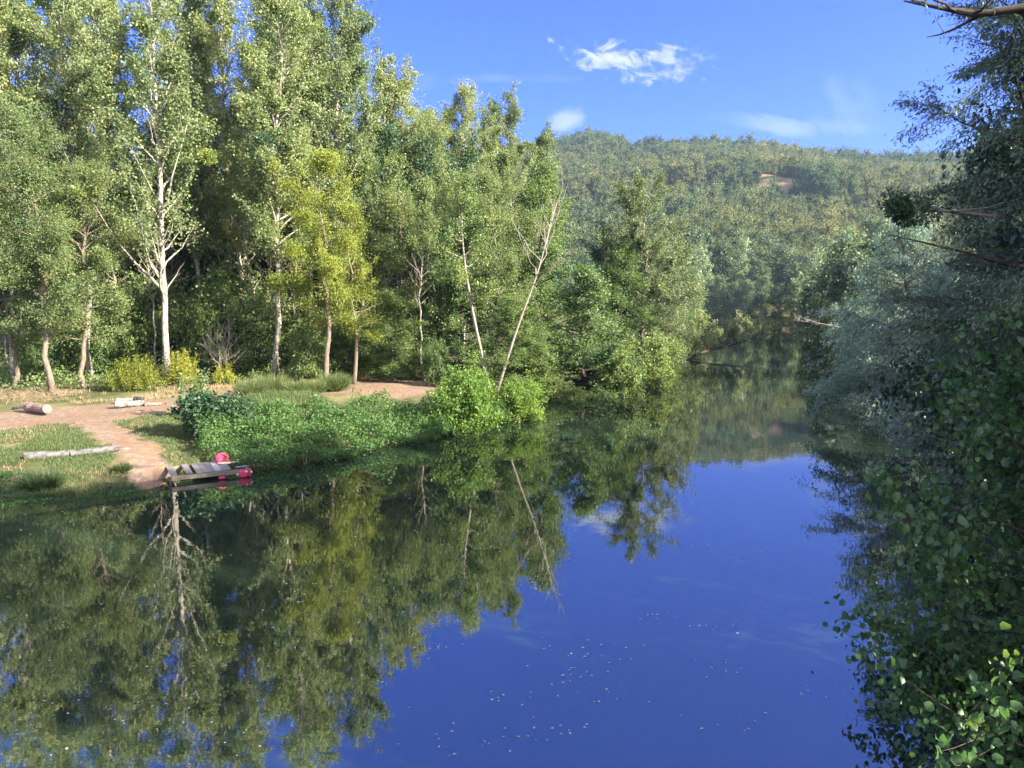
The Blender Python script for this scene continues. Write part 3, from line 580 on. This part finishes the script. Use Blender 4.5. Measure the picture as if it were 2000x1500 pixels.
# ------------------------------------------------------------------ valley head trees
VH = [(1372, 262, 490, 'far_poplar', 'leftmost pale tree at the head of the river'), (1405, 268, 500, 'far0', 'round tree between two pale ones at the head of the river'),
      (1440, 266, 480, 'far_poplar', 'tall pale poplar at the head of the river'), (1470, 258, 520, 'far1', 'light green tree right of the tall pale poplar'),
      (1455, 262, 545, 'far_pale', 'low pale tree overhanging the far water'), (1520, 268, 500, 'far0', 'round green tree before the wooded hill foot'),
      (1560, 262, 520, 'far1', 'tree beside the pale dry one at the bend'), (1600, 250, 505, 'far_pale', 'pale dry-looking tree at the river bend'),
      (1640, 258, 480, 'far0', 'green tree right of the pale dry one'), (1690, 270, 455, 'far1', 'sunlit yellow-green tree under the hill'),
      (1350, 285, 470, 'far1', 'tree just showing past the big river tree'), (1740, 262, 440, 'far0', 'tree at the hill foot behind the willows')]
for j, (px, Yd, ty, k, lab) in enumerate(VH):
    h = top_h(ty, Yd, base=2); H0 = {'far0': 16, 'far1': 16, 'far_poplar': 20, 'far_pale': 12}[k]
    plant(k, 'valley_tree', X_(px, Yd), Yd, lab, 'tree', 'trees at the head of the river', zs=h/H0, sxy=max(.8, min(1.3, h/H0)), rz=j*1.1)
for j in range(40):
    px = 700+j*26+rng.uniform(-12, 12); y = rng.uniform(285, 330)
    plant(f'far{j % 2}', 'valley_tree', X_(px, y), y, 'tree in the belt at the foot of the hill', 'tree', 'belt of trees at the hill foot', scale=rng.uniform(.85, 1.25), rz=j)

# ------------------------------------------------------------------ hillside wood (one far mass)
kindh = grow(seed=99, H=8, r0=.15, cb=.1, prof=lambda t: 3.6*(1-t)**.4*(.75+.25*min(1, 3*t)), nb=34, up=(5, 60), nleaf=2200, L=.55, Wd=.45, sig=.38, twigs=4, name='hillside')
n = 17000
r = np.sqrt(rng.uniform(285**2, 850**2, n*3)); az = rng.uniform(R(-12), R(33), n*3)
xx, yy_ = r*np.sin(az), r*np.cos(az)
dens = vnoise(xx, yy_*.6, 28, 41)
patch = np.zeros(len(xx))
for px, py, rr in ((1235, 287, 12), (1205, 322, 15), (1265, 322, 19), (1595, 330, 13), (1225, 304, 10), (1300, 332, 11), (1690, 352, 8)):
    u = (px-1000)/FPX
    # find the slope point seen there
    rs_ = np.linspace(300, 840, 300); a_ = math.atan(u); el = (hill_z(np.full(300, a_), rs_)-CAMH)/(rs_*math.cos(a_)); tgt = math.tan(math.atan((750-py)/FPX)-PITCH)
    q = rs_[np.argmax(np.maximum.accumulate(el) >= tgt)]
    patch = np.maximum(patch, np.hypot((xx-q*math.sin(a_))/rr, (yy_-q*math.cos(a_))/(rr*2.6)) < .55+.8*vnoise(xx, yy_, 6, 61))
ok = (dens > .27) & (patch < .5); xx, yy_, r, az = xx[ok][:n], yy_[ok][:n], r[ok][:n], az[ok][:n]
zz = hill_z(az, r)-.3
hm = mesh_np('hillside_wood', np.stack((xx, yy_, zz), 1), np.zeros((0, 4), int), attrs={'siz': np.clip(rng.lognormal(-.4, .36, len(xx)), .32, 1.5), 'turn': rng.uniform(0, 6.28, len(xx)), 'tone': np.clip((vnoise(xx, yy_*.7, 55, 71)-.5)*2.4+.5+rng.normal(size=len(xx))*.16, 0, 1)})
kindh[1].materials.append(M['hill_leaf'])
proto = bpy.data.objects.new('hillside_crown', kindh[1])
ho = tag(obj('hillside_wood', hm), kind='stuff')
ng = bpy.data.node_groups.new('hillside_wood', 'GeometryNodeTree')
ng.interface.new_socket('Geometry', in_out='INPUT', socket_type='NodeSocketGeometry'); ng.interface.new_socket('Geometry', in_out='OUTPUT', socket_type='NodeSocketGeometry')
gi, go = ng.nodes.new('NodeGroupInput'), ng.nodes.new('NodeGroupOutput'); ip = ng.nodes.new('GeometryNodeInstanceOnPoints'); oi = ng.nodes.new('GeometryNodeObjectInfo')
oi.inputs['Object'].default_value = proto; oi.inputs['As Instance'].default_value = True
def nattr(nm):
    a = ng.nodes.new('GeometryNodeInputNamedAttribute'); a.data_type = 'FLOAT'; a.inputs[0].default_value = nm; return a.outputs[0]
cx = ng.nodes.new('ShaderNodeCombineXYZ'); ng.links.new(nattr('turn'), cx.inputs[2])
cs = ng.nodes.new('ShaderNodeCombineXYZ'); sa = nattr('siz')
for i in range(3): ng.links.new(sa, cs.inputs[i])
ng.links.new(gi.outputs[0], ip.inputs['Points']); ng.links.new(oi.outputs['Geometry'], ip.inputs['Instance']); ng.links.new(cx.outputs[0], ip.inputs['Rotation']); ng.links.new(cs.outputs[0], ip.inputs['Scale'])
st_ = ng.nodes.new('GeometryNodeStoreNamedAttribute'); st_.data_type = 'FLOAT'; st_.domain = 'INSTANCE'; st_.inputs['Name'].default_value = 'tone'
ng.links.new(ip.outputs[0], st_.inputs['Geometry']); ng.links.new(nattr('tone'), st_.inputs['Value']); ng.links.new(st_.outputs[0], go.inputs[0])
md = ho.modifiers.new('wood', 'NODES'); md.node_group = ng

# ------------------------------------------------------------------ ground cover on the left bank
def region_points(poly, n, z=.6, seed=1):
    P = np.array([Wp(px, py, z)[:2] for px, py in poly]); g = np.random.default_rng(seed); lo, hi = P.min(0), P.max(0); o = np.zeros((0, 2))
    while len(o) < n:
        q = g.uniform(lo, hi, (n*2, 2)); q = q[inside(q[:, 0], q[:, 1], P)]; o = np.concatenate((o, q))
    return o[:n], g
def cover(name, poly, n, h, L, Wd, mat, label, cat, seed, z=.6, upright=False, mound=2.0, thr=0):
    q, g = region_points(poly, n, z, seed)
    dn = vnoise(q[:, 0], q[:, 1], mound, seed+50); keep = dn > thr
    if 'grass' in name: keep &= dist_poly(q[:, 0], q[:, 1], FOOT) > .35+1.3*vnoise(q[:, 0], q[:, 1], .8, seed+90)
    q = q[keep]; dn = dn[keep]
    zb = ground_z(q[:, 0], q[:, 1]); zb = np.maximum(zb, .02)
    hh = h*(.2+2.6*dn**2.6)
    if upright: P = np.stack((q[:, 0], q[:, 1], zb-.02), 1); ax = np.tile((0, 0, 1.), (len(P), 1))
    else: P = np.stack((q[:, 0], q[:, 1], zb+hh*g.random(len(q))**.4), 1); ax = None
    me = leaf_mesh(name, P, g, L, Wd, axis=ax, jit=.35, upbias=0 if upright else .4, clump=dn)
    return tag(obj(name, me, M[mat]), label, cat, kind='stuff')
cover('nettles', [(385, 880), (380, 862), (410, 842), (480, 826), (640, 820), (760, 815), (840, 806), (960, 803), (1000, 812), (880, 836), (780, 855), (620, 888), (500, 901), (440, 896), (395, 888)], 52000, 1.0, .12, .095, 'nettle', 'mat of bright green nettles covering the bank right of the jetty', 'nettles', 3, mound=1.3)
cover('ground_ivy', [(-300, 1000), (-300, 940), (0, 925), (60, 930), (150, 940), (250, 935), (300, 938), (240, 948), (150, 955), (0, 972)], 9000, .3, .09, .07, 'nettle', 'low green plants on the shaded bank left of the jetty', 'ground cover', 4, thr=.35)
cover('grass', [(-300, 985), (-300, 840), (0, 845), (190, 838), (330, 820), (440, 800), (400, 890), (310, 925), (0, 968)], 85000, .3, .16, .02, 'grass', 'short green grass between the track and the river', 'grass', 5, z=.9, upright=True, thr=.32)
cover('faded_grass', [(-300, 960), (-300, 845), (0, 848), (190, 842), (330, 825), (370, 870), (310, 915), (0, 950)], 14000, .3, .17, .018, 'dry', 'patches of faded grass between the track and the pale logs', 'grass', 15, z=.9, upright=True, thr=.5, mound=3.1)
cover('dry_grass', [(140, 790), (100, 765), (420, 745), (560, 735), (760, 722), (820, 712), (860, 722), (700, 742), (560, 765), (440, 775), (250, 785)], 15000, .4, .3, .025, 'dry', 'straw-coloured dry grass along the back of the track', 'dry grass', 6, z=1.3, upright=True, thr=.48)
cover('tall_grass', [(470, 826), (480, 785), (560, 772), (620, 778), (670, 800), (680, 812), (620, 815)], 15000, .8, .6, .035, 'grass', 'tall feathery grass beside the track above the nettles', 'grass', 7, z=1.2, upright=True, thr=.3)
cover('undergrowth', [(-100, 765), (-100, 720), (200, 715), (640, 690), (830, 690), (830, 712), (640, 735), (420, 750), (210, 762)], 22000, 1.2, .17, .13, 'alder', 'low leafy undergrowth along the edge of the wood', 'undergrowth', 8, z=1.5)
cover('brushwood', [(-60, 790), (-60, 768), (120, 768), (140, 782), (60, 790)], 2500, .5, .5, .02, 'dry', 'tangle of dry brushwood at the left end of the track', 'brushwood', 9, z=1.3)
cover('edge_grass', [(-200, 1000), (0, 974), (150, 957), (240, 950), (312, 940), (312, 929), (240, 938), (150, 944), (0, 958), (-200, 982)], 7000, .4, .34, .022, 'grass', 'ragged grass hanging over the edge of the bank left of the jetty', 'grass', 16, z=.3, upright=True, thr=.25)
cover('edge_straw', [(-200, 998), (0, 972), (150, 956), (312, 940), (312, 934), (150, 949), (0, 965), (-200, 990)], 2200, .4, .32, .016, 'dry', 'faded straw among the ragged grass at the edge of the water', 'dry grass', 17, z=.3, upright=True, thr=.4)
cover('edge_stems', [(420, 913), (520, 904), (620, 891), (780, 856), (880, 839), (880, 832), (780, 848), (620, 882), (520, 896), (420, 904)], 2600, .4, .42, .016, 'dry', 'dead stems hanging at the foot of the nettles along the water', 'dead stems', 18, z=.2, thr=.3)
# yellow stalks by the white poplar
def stalks(px0, px1, py, n, h, label, seed):
    g = np.random.default_rng(seed); a, b = Wp(px0, py, 1.4), Wp(px1, py, 1.4); c0 = (a+b)/2; c0[2] = gz(c0[0], c0[1])
    Ls = []; mb = MB()
    for i in range(n):
        f = float(np.clip(g.normal(.5, .27), -.1, 1.1)); p0 = a*(1-f)+b*f; p0 = np.array((p0[0], p0[1]+g.uniform(-1.2, 1.2), 0)); p0[2] = gz(p0[0], p0[1])-.03
        tip = p0+np.array((g.normal()*.18, g.normal()*.18, h*g.uniform(.4, 1.12)*(1-.35*abs(2*f-1)**2))); mb.tube([p0-c0, (p0+tip)/2-c0+g.normal(size=3)*.04, tip-c0], [.014, .011, .006], 3, cap=False)
        u = g.uniform(.25, 1, 55)[:, None]; Ls.append(p0*(1-u)+tip*u-c0+g.normal(size=(55, 3))*.09)
    e = empty('tall_stalks', c0); obj('stem', mb.mesh('stalk_stems'), M['reed'], e); obj('leaves', leaf_mesh('stalk_leaves', np.concatenate(Ls), g, .2, .055), M['reed'], e)
    return tag(e, label, 'plant', 'yellow stalk clumps')
stalks(228, 305, 762, 110, 2.4, 'yellow clump of tall leafy stalks left of the white poplar trunk', 1)
stalks(334, 378, 752, 70, 2.6, 'yellow clump of tall leafy stalks right of the white poplar trunk', 2)
stalks(415, 455, 748, 40, 1.5, 'lower yellow-green stalks before the dead-twig shrub', 3)
# sapling at the track, sedge tuft
tr, cr = grow(seed=110, H=2.6, r0=.03, cb=.3, prof=lambda t: .7*(1-t)+.15, nb=14, up=(20, 50), nleaf=900, L=.15, Wd=.12, sig=.12, twigs=3, stems=2, spread=.25, name='sapling')
w = Wp(385, 838, .6); e = empty('sapling', (w[0], w[1], gz(w[0], w[1]))); obj('trunk', tr, M['bark'], e); obj('crown', cr, M['alder'], e); tag(e, 'thin leafy sapling rising above the dark shrub by the track', 'sapling')
def tuft(px, py, n, h, rad, mat, label, seed):
    w = Wp(px, py, .35); g = np.random.default_rng(seed); a = g.uniform(0, 6.28, n); rr = rad*np.sqrt(g.random(n))
    P = np.stack((np.cos(a)*rr*.4, np.sin(a)*rr*.4, np.zeros(n)), 1); ax = np.stack((np.cos(a)*.55, np.sin(a)*.55, np.ones(n)*.9), 1)
    o = obj('grass_tuft', leaf_mesh('grass_tuft', P, g, h, .03, axis=ax, jit=.25, upbias=0), M[mat]); o.location = (w[0], w[1], gz(w[0], w[1])-.03)
    return tag(o, label, 'grass tuft')
tuft(85, 945, 1500, .85, 1.0, 'grass', 'big arching sedge tuft on the shaded bank at the left', 1)
tuft(150, 945, 700, .5, .6, 'dry', 'small faded sedge tuft beside the big one', 2)
for j, (px, py, q, lab) in enumerate(((490, 806, 1.1, 'leftmost light-green weed clump above the nettles'), (530, 798, 1.3, 'large light-green weed clump right of the dark shrub'), (575, 800, 1.0, 'weed clump in the middle above the nettles'), (615, 796, .9, 'narrow weed clump above the nettles'), (655, 790, 1.2, 'feathery weed clump before the dirt clearing'))):
    tuft(px, py, 1500, 1.1*q, 1.0*q, 'weed', lab, 20+j)
tuft(240, 925, 600, .4, .5, 'grass', 'small green tuft on the bank near the jetty', 3)

# ------------------------------------------------------------------ logs, planks, jetty
def log(a, b, r, mat, label, seed, group=None, k=12):
    g = np.random.default_rng(seed); a, b = np.array(a), np.array(b); c = (a+b)/2; q = np.linspace(0, 1, 9)[:, None]
    P = a*(1-q)+b*q+g.normal(size=(9, 3))*r*.08-c; mb = MB(); mb.tube(P, r*(1+g.normal(size=9)*.06)*(1.05-.15*q[:, 0]), k)
    o = obj('log', mb.mesh('log', False), M[mat]); o.location = c; return tag(o, label, 'log', group)
def G(px, py, lift, z=1.0):
    w = Wp(px, py, z); w = Wp(px, py, gz(w[0], w[1])+lift); return w
log(G(45, 892, .14), G(150, 885, .15), .17, 'shadelog', 'left of two pale peeled logs lying end to end on the grass', 1, 'pale logs on the grass')
log(G(137, 887, .17), G(232, 875, .16), .16, 'shadelog', 'right of two pale peeled logs lying end to end on the grass', 2, 'pale logs on the grass')
log(G(52, 793, .28), G(92, 800, .28), .27, 'brownlog', 'thick short brown log lying at the back of the track', 3)
log(G(224, 790, .2), G(281, 787, .2), .2, 'birch', 'whitish log at the back of the track before the yellow stalks', 4)
log(G(226, 782, .13), G(262, 780, .13), .11, 'birch', 'thin pale log lying behind the whitish one', 6)
log(G(283, 790, .14), G(315, 789, .14), .13, 'brownlog', 'thin brown log continuing right of the whitish one', 5)
log(G(263, 779, .22), G(280, 780, .2), .17, 'dark_thing', 'charred black stump on the whitish log', 7)
log(G(25, 797, .08), G(50, 792, .1), .06, 'dark_thing', 'dark branch end left of the thick brown log', 8)
def stone(px, py, s, label, seed):
    g = np.random.default_rng(seed); th = np.linspace(0, np.pi, 8); ph = np.linspace(0, 2*np.pi, 13)[:-1]
    V_ = np.array([(math.sin(a)*math.cos(b), math.sin(a)*math.sin(b), math.cos(a)) for a in th for b in ph])*(1+g.normal(size=(96, 1))*.06)*np.array((s, s*.6, s*.35))
    Fq = [(i*12+j, (i+1)*12+j, (i+1)*12+(j+1) % 12, i*12+(j+1) % 12) for i in range(7) for j in range(12)]
    mb = MB(); mb.add(V_, Fq); o = obj('stone', mb.mesh('stone'), M['rock']); o.location = G(px, py, .02); return tag(o, label, 'stone', 'flat stones by the footpath')
stone(303, 880, .42, 'largest flat stone by the footpath near the loose boards', 1); stone(266, 883, .3, 'small flat stone in the middle of the footpath', 2); stone(246, 880, .38, 'flat stone by the right end of the pale logs', 3)
def slab(corners, th, mat, name, label, cat, group=None, lift=.05):
    P = np.array([G(px, py, lift) for px, py in corners]); c = P.mean(0); V_ = np.concatenate((P-c, P-c+np.array((0, 0, th)))); mb = MB()
    mb.add(V_, [(3, 2, 1, 0), (4, 5, 6, 7), (0, 1, 5, 4), (1, 2, 6, 5), (2, 3, 7, 6), (3, 0, 4, 7)]); o = obj(name, mb.mesh(name, False), M[mat]); o.location = c; return tag(o, label, cat, group)
slab([(339, 884), (344, 885), (346, 872), (342, 871)], .03, 'wood', 'board', 'narrow loose grey board lying on the grass above the jetty', 'board')
slab([(344, 885), (352, 886), (360, 874), (351, 872)], .03, 'wood', 'board', 'wide loose grey board beside the narrow one above the jetty', 'board')
slab([(361, 883), (370, 886.5), (377, 880), (376, 875)], .02, 'white', 'white_sheet', 'bent white plastic sheet lying at the edge of the nettles', 'sheet', lift=.08)

jz = .34
O = Wp(327, 931, jz); Ue = Wp(487, 915, jz)-O; Ve = Wp(322, 912, jz)-O
Lj = np.linalg.norm(Ue); u = Ue/Lj; v = Ve-u*(Ve@u); Wj = np.linalg.norm(v); v /= Wj; zv = np.array((0, 0, 1.))
je = empty('jetty', (*O[:2], 0)); off = np.array((*O[:2], 0)); O0 = O-off
def jpart(name, o, a, b, c, mat, bevel=.008):
    mb = MB(); mb.box(o, a, b, c); ob = obj(name, mb.mesh(name, False), M[mat], je); md = ob.modifiers.new('bevel', 'BEVEL'); md.width = bevel; md.segments = 2; return ob
jpart('beam', O0-zv*.2, u*Lj, v*.09, zv*.19, 'beam'); jpart('beam', O0-zv*.2+v*(Wj-.09)-u*.35, u*(Lj*.86), v*.09, zv*.19, 'beam')
jpart('end_beam', O0-zv*.19+u*(Lj-.12)+v*.1, u*.1, v*(Wj*.45), zv*.17, 'beam')
g = np.random.default_rng(8)
for q, wd, mt, sk in ((.035, .28, 'wood', -.05), (.225, .27, 'wood', -.05), (.345, .27, 'wood', -.04), (.425, .26, 'wood', -.02), (.50, .25, 'wood', .0), (.573, .26, 'palewood', .01), (.65, .22, 'wood', 0), (.715, .2, 'wood', .0)):
    jpart('plank', O0+u*(Lj*q)+v*.03+zv*(.004+g.uniform(0, .008)), u*wd, v*(Wj-.04)+u*sk, zv*.035, mt)
jpart('plank', O0+u*(Lj*.86)+v*.28+zv*.012, u*.52, v*.30+u*(-.06), zv*.035, 'wood')
for q, r_ in ((.03, 0), (.97, 0), (.72, 1)):
    mb = MB(); pb = O0+u*Lj*q+v*(-.07 if r_ == 0 else Wj+.06); mb.tube([pb+zv*-1.6, pb+zv*(-.02)], .06, 8); obj('post', mb.mesh('post'), M['dark_bark'], je)
tag(je, 'weathered plank jetty with gaps between its boards, reaching out from the bank', 'jetty')
# red seat-like shell on the jetty and red bundle hanging at its front
def blob(name, c, sx, sy, sz, mat, parent=None, flat=.0, rot=0, p=2.6):
    th = np.linspace(0, np.pi, 13); ph = np.linspace(0, 2*np.pi, 25)[:-1]; sg = lambda a: np.sign(a)*np.abs(a)**(2/p)
    V_ = np.array([(sg(math.sin(a))*sg(math.cos(b))*sx, sg(math.sin(a))*sg(math.sin(b))*sy, sg(math.cos(a))*sz) for a in th for b in ph])
    V_ += np.random.default_rng(len(name)).normal(size=V_.shape)*.006
    mb = MB(); mb.add(V_, [(i*24+j, (i+1)*24+j, (i+1)*24+(j+1) % 24, i*24+(j+1) % 24) for i in range(12) for j in range(24)])
    o = obj(name, mb.mesh(name), M[mat], parent); o.location = c; o.rotation_euler = (0, 0, rot); return o
ang = math.atan2(u[1], u[0])
c = O+u*Lj*.73+v*(Wj*.72); e = empty('red_bundle', (c[0], c[1], jz+.04), ang); tag(e, 'upright red padded shell standing on the outer end of the jetty', 'bundle')
def arch(name, wd, hgt, th_, mat, parent, off=0.0):
    a_ = np.linspace(0, math.pi, 17); O2 = np.array([(-wd*.42, 0)]+[(-wd*.5*math.cos(q)*(1 if abs(math.cos(q)) < .9 else .97), hgt*(.45+.55*math.sin(q))) for q in a_]+[(wd*.42, 0)]); n_ = len(O2)
    V_ = []; F_ = []
    for k_, (yo, sc) in enumerate(((-.5, .78), (-.42, .93), (-.2, 1), (.2, 1), (.42, .93), (.5, .78))):
        V_ += [(x_*sc, yo*th_+off, (z_-hgt*.5)*sc+hgt*.5) for x_, z_ in O2]
        if k_: F_ += [((k_-1)*n_+i_, (k_-1)*n_+(i_+1) % n_, k_*n_+(i_+1) % n_, k_*n_+i_) for i_ in range(n_)]
    F_ += [tuple(range(n_))[::-1], tuple(5*n_+i_ for i_ in range(n_))]
    mb = MB(); mb.add(V_, F_); return obj(name, mb.mesh(name), M[mat], parent)
s_ = arch('shell', .64, .46, .2, 'red', e); s_.rotation_euler = (R(-24), 0, R(14)); s_.location = (0, .05, .02)
blob('base', (.22, -.12, .035), .5, .2, .03, 'tan', e)
sm = arch('pad', .42, .30, .05, 'red', s_, off=-.095); sm.location = (0, 0, .05)
c = O+u*Lj*.93+v*(-.1); e = empty('red_bundle', (c[0], c[1], .02), ang); tag(e, 'red floating bundle with white knobs hanging off the front of the jetty', 'bundle')
blob('cushion', (-.05, -.1, .15), .22, .11, .17, 'red', e, p=3); blob('side_roll', (.22, -.08, .17), .07, .09, .19, 'red', e)
for q in ((.06, -.2, .26), (.28, -.16, .22), (-.3, -.08, .14)): blob('knob', q, .04, .035, .04, 'white', e)
blob('buoy', (-.95, -.06, .06), .15, .07, .06, 'red', e)

# ------------------------------------------------------------------ fallen tree in the river
a, b = Wp(1315, 702, .2), Wp(1500, 652, 1.6); b = At(1520, 648, a[1]+18)
c0 = a*1.0; pts = np.array([a-c0, (a*.75+b*.25)-c0+np.array((0, 0, -.1)), (a+b)/2-c0+np.array((0, 0, -.1)), b-c0]); pts[0][2] = -.35
tr, cr = grow(seed=121, H=3, r0=.28, trunk_pts=pts, cb=.12, prof=lambda t: 2.3*(1-t)+.4, nb=26, up=(40, 82), nleaf=10000, L=.22, Wd=.17, sig=.25, twigs=4, name='fallen', zmin=-.3, tipr=.02)
e = empty('fallen_tree', c0); obj('trunk', tr, M['dark_bark'], e); obj('crown', cr, M['river'], e); tag(e, 'fallen tree lying across the river with shoots along its trunk', 'fallen tree')
a, b = At(1545, 625, 72), At(1640, 640, 70)
tr, _ = grow(seed=122, H=2, r0=.06, trunk_pts=[b-b, (a-b)*.5+np.array((0, 0, .1)), a-b], cb=.3, prof=lambda t: .9, nb=14, up=(-20, 40), nleaf=0, twigs=4, name='snag', tipr=.018)
e = empty('dead_branch', b); obj('branch', tr, M['dead'], e); tag(e, 'pale dead branch poking out of the silver willow over the water', 'branch')
w = Wp(432, 742, 1.5)
tr, _ = grow(seed=126, H=3.9, r0=.06, cb=.3, prof=lambda t: 1.5*(1-t)**.4, nb=16, up=(15, 60), nleaf=0, twigs=7, stems=3, spread=.3, name='dead_shrub', tipr=.016)
e = empty('dead_shrub', (w[0], w[1], gz(w[0], w[1])-.05)); obj('branch', tr, M['dead'], e); tag(e, 'dead shrub of bare grey twigs rising behind the yellow-green shrub', 'shrub')
# dead branch at the top right, branch with ivy ball
BP = [At(2150, 0, 9), At(2000, 14, 9), At(1905, 30, 9.1), At(1840, 16, 9.3), At(1765, 2, 9.5)]; a = BP[0]
tr, cr = grow(seed=123, H=1, r0=.05, trunk_pts=[q-a for q in BP], cb=.3, prof=lambda t: .75*(1-t)+.2, nb=9, up=(-25, 30), nleaf=160, L=.07, Wd=.02, sig=.08, twigs=3, name='bough', tipr=.008, zmin=-9)
e = empty('overhanging_bough', a); obj('branch', tr, M['dark_bark'], e); obj('leaves', cr, M['willow_green'], e); tag(e, 'dark bare bough crossing the sky in the top right corner', 'bough')
a, b = At(1960, 425, 20), At(1685, 402, 20)
tr, _ = grow(seed=124, H=1, r0=.042, trunk_pts=[a-a, (b-a)*.5+np.array((0, 0, .05)), b-a], cb=.35, prof=lambda t: 1.2*(1-t)+.3, nb=8, up=(0, 60), nleaf=0, twigs=3, name='limb', tipr=.012)
e = empty('dead_branch', a); obj('branch', tr, M['dead'], e); tag(e, 'grey dead branch holding a dark ball of ivy before the hill', 'branch')
def ball(name, c, r, n, L, mat, label, seed, cat):
    g = np.random.default_rng(seed); d = unit(g.normal(size=(n, 3))); lob = g.normal(size=(7, 3))*r*.42*np.array((1, 1, .8)); li = g.integers(0, 7, n); P = lob[li]+d*r*(.45+.25*(li[:, None] % 3))*(g.random((n, 1))**.4)*np.array((1, 1, .9))
    o = obj(name, leaf_mesh(name, P, g, L, L*.5, axis=d, jit=.5), M[mat]); o.location = c; return tag(o, label, cat)
ball('ivy_ball', At(1773, 411, 20), .48, 2600, .1, 'ivy', 'dark round ball of ivy on the dead branch before the hill', 1, 'ivy')
ball('mistletoe', At(541, 556, 62.2), .6, 1500, .16, 'mistletoe', 'round mistletoe ball on the grey poplar trunk', 2, 'mistletoe')
ball('mistletoe', At(402, 305, 56), .5, 1200, .16, 'mistletoe', 'mistletoe clump right of the white trunk high up', 3, 'mistletoe')
ball('mistletoe', At(520, 275, 61), .7, 1500, .16, 'ivy', 'dark mistletoe clump high on the grey poplar', 4, 'mistletoe')
ball('mistletoe', At(525, 320, 61), .6, 1500, .16, 'mistletoe', 'mistletoe clump below the dark one on the grey poplar', 5, 'mistletoe')

# ------------------------------------------------------------------ leaves floating on the river
g = np.random.default_rng(77); lm = leaf_mesh('floating_leaf', np.zeros((1, 3)), np.random.default_rng(3), .1, .07, axis=np.array([[1., 0, 0]]), jit=0, upbias=50)
lm.materials.append(M['float'])
for i in range(270):
    if i < 110: px, py = g.uniform(10, 1000), 960+g.random()**1.2*520
    else:
        if i % 8 == 6 or i == 110: cx_, cy_ = g.normal(1060, 190), g.uniform(1060, 1480)
        px, py = cx_+g.normal()*38, cy_+g.normal()*11
    w = Wp(px, py, .006)
    if not inside(w[:1], w[1:2], RIVER)[0]: continue
    o = obj('floating_leaf', lm); o.location = w; o.rotation_euler = (0, 0, g.uniform(0, 6.28)); s = min(.95, g.lognormal(-.35, .4))*(.55+.02*w[1]); o.scale = (s, s, s)
    tag(o, 'small pale fallen leaf floating on the river', 'leaf', 'fallen leaves floating on the river')

# ------------------------------------------------------------------ summer haze
mb = MB(); mb.box((-1250, -160, -12), (3300, 0, 0), (0, 1750, 0), (0, 0, 290))
m, t = newmat('haze'); pv = N(t, 'ShaderNodeVolumePrincipled'); pv.inputs['Color'].default_value = (.55, .78, 1.0, 1); pv.inputs['Density'].default_value = .00015; pv.inputs['Anisotropy'].default_value = .3
o = N(t, 'ShaderNodeOutputMaterial'); t.links.new(pv.outputs[0], o.inputs['Volume'])
tag(obj('haze', mb.mesh('haze', False), m), kind='stuff')
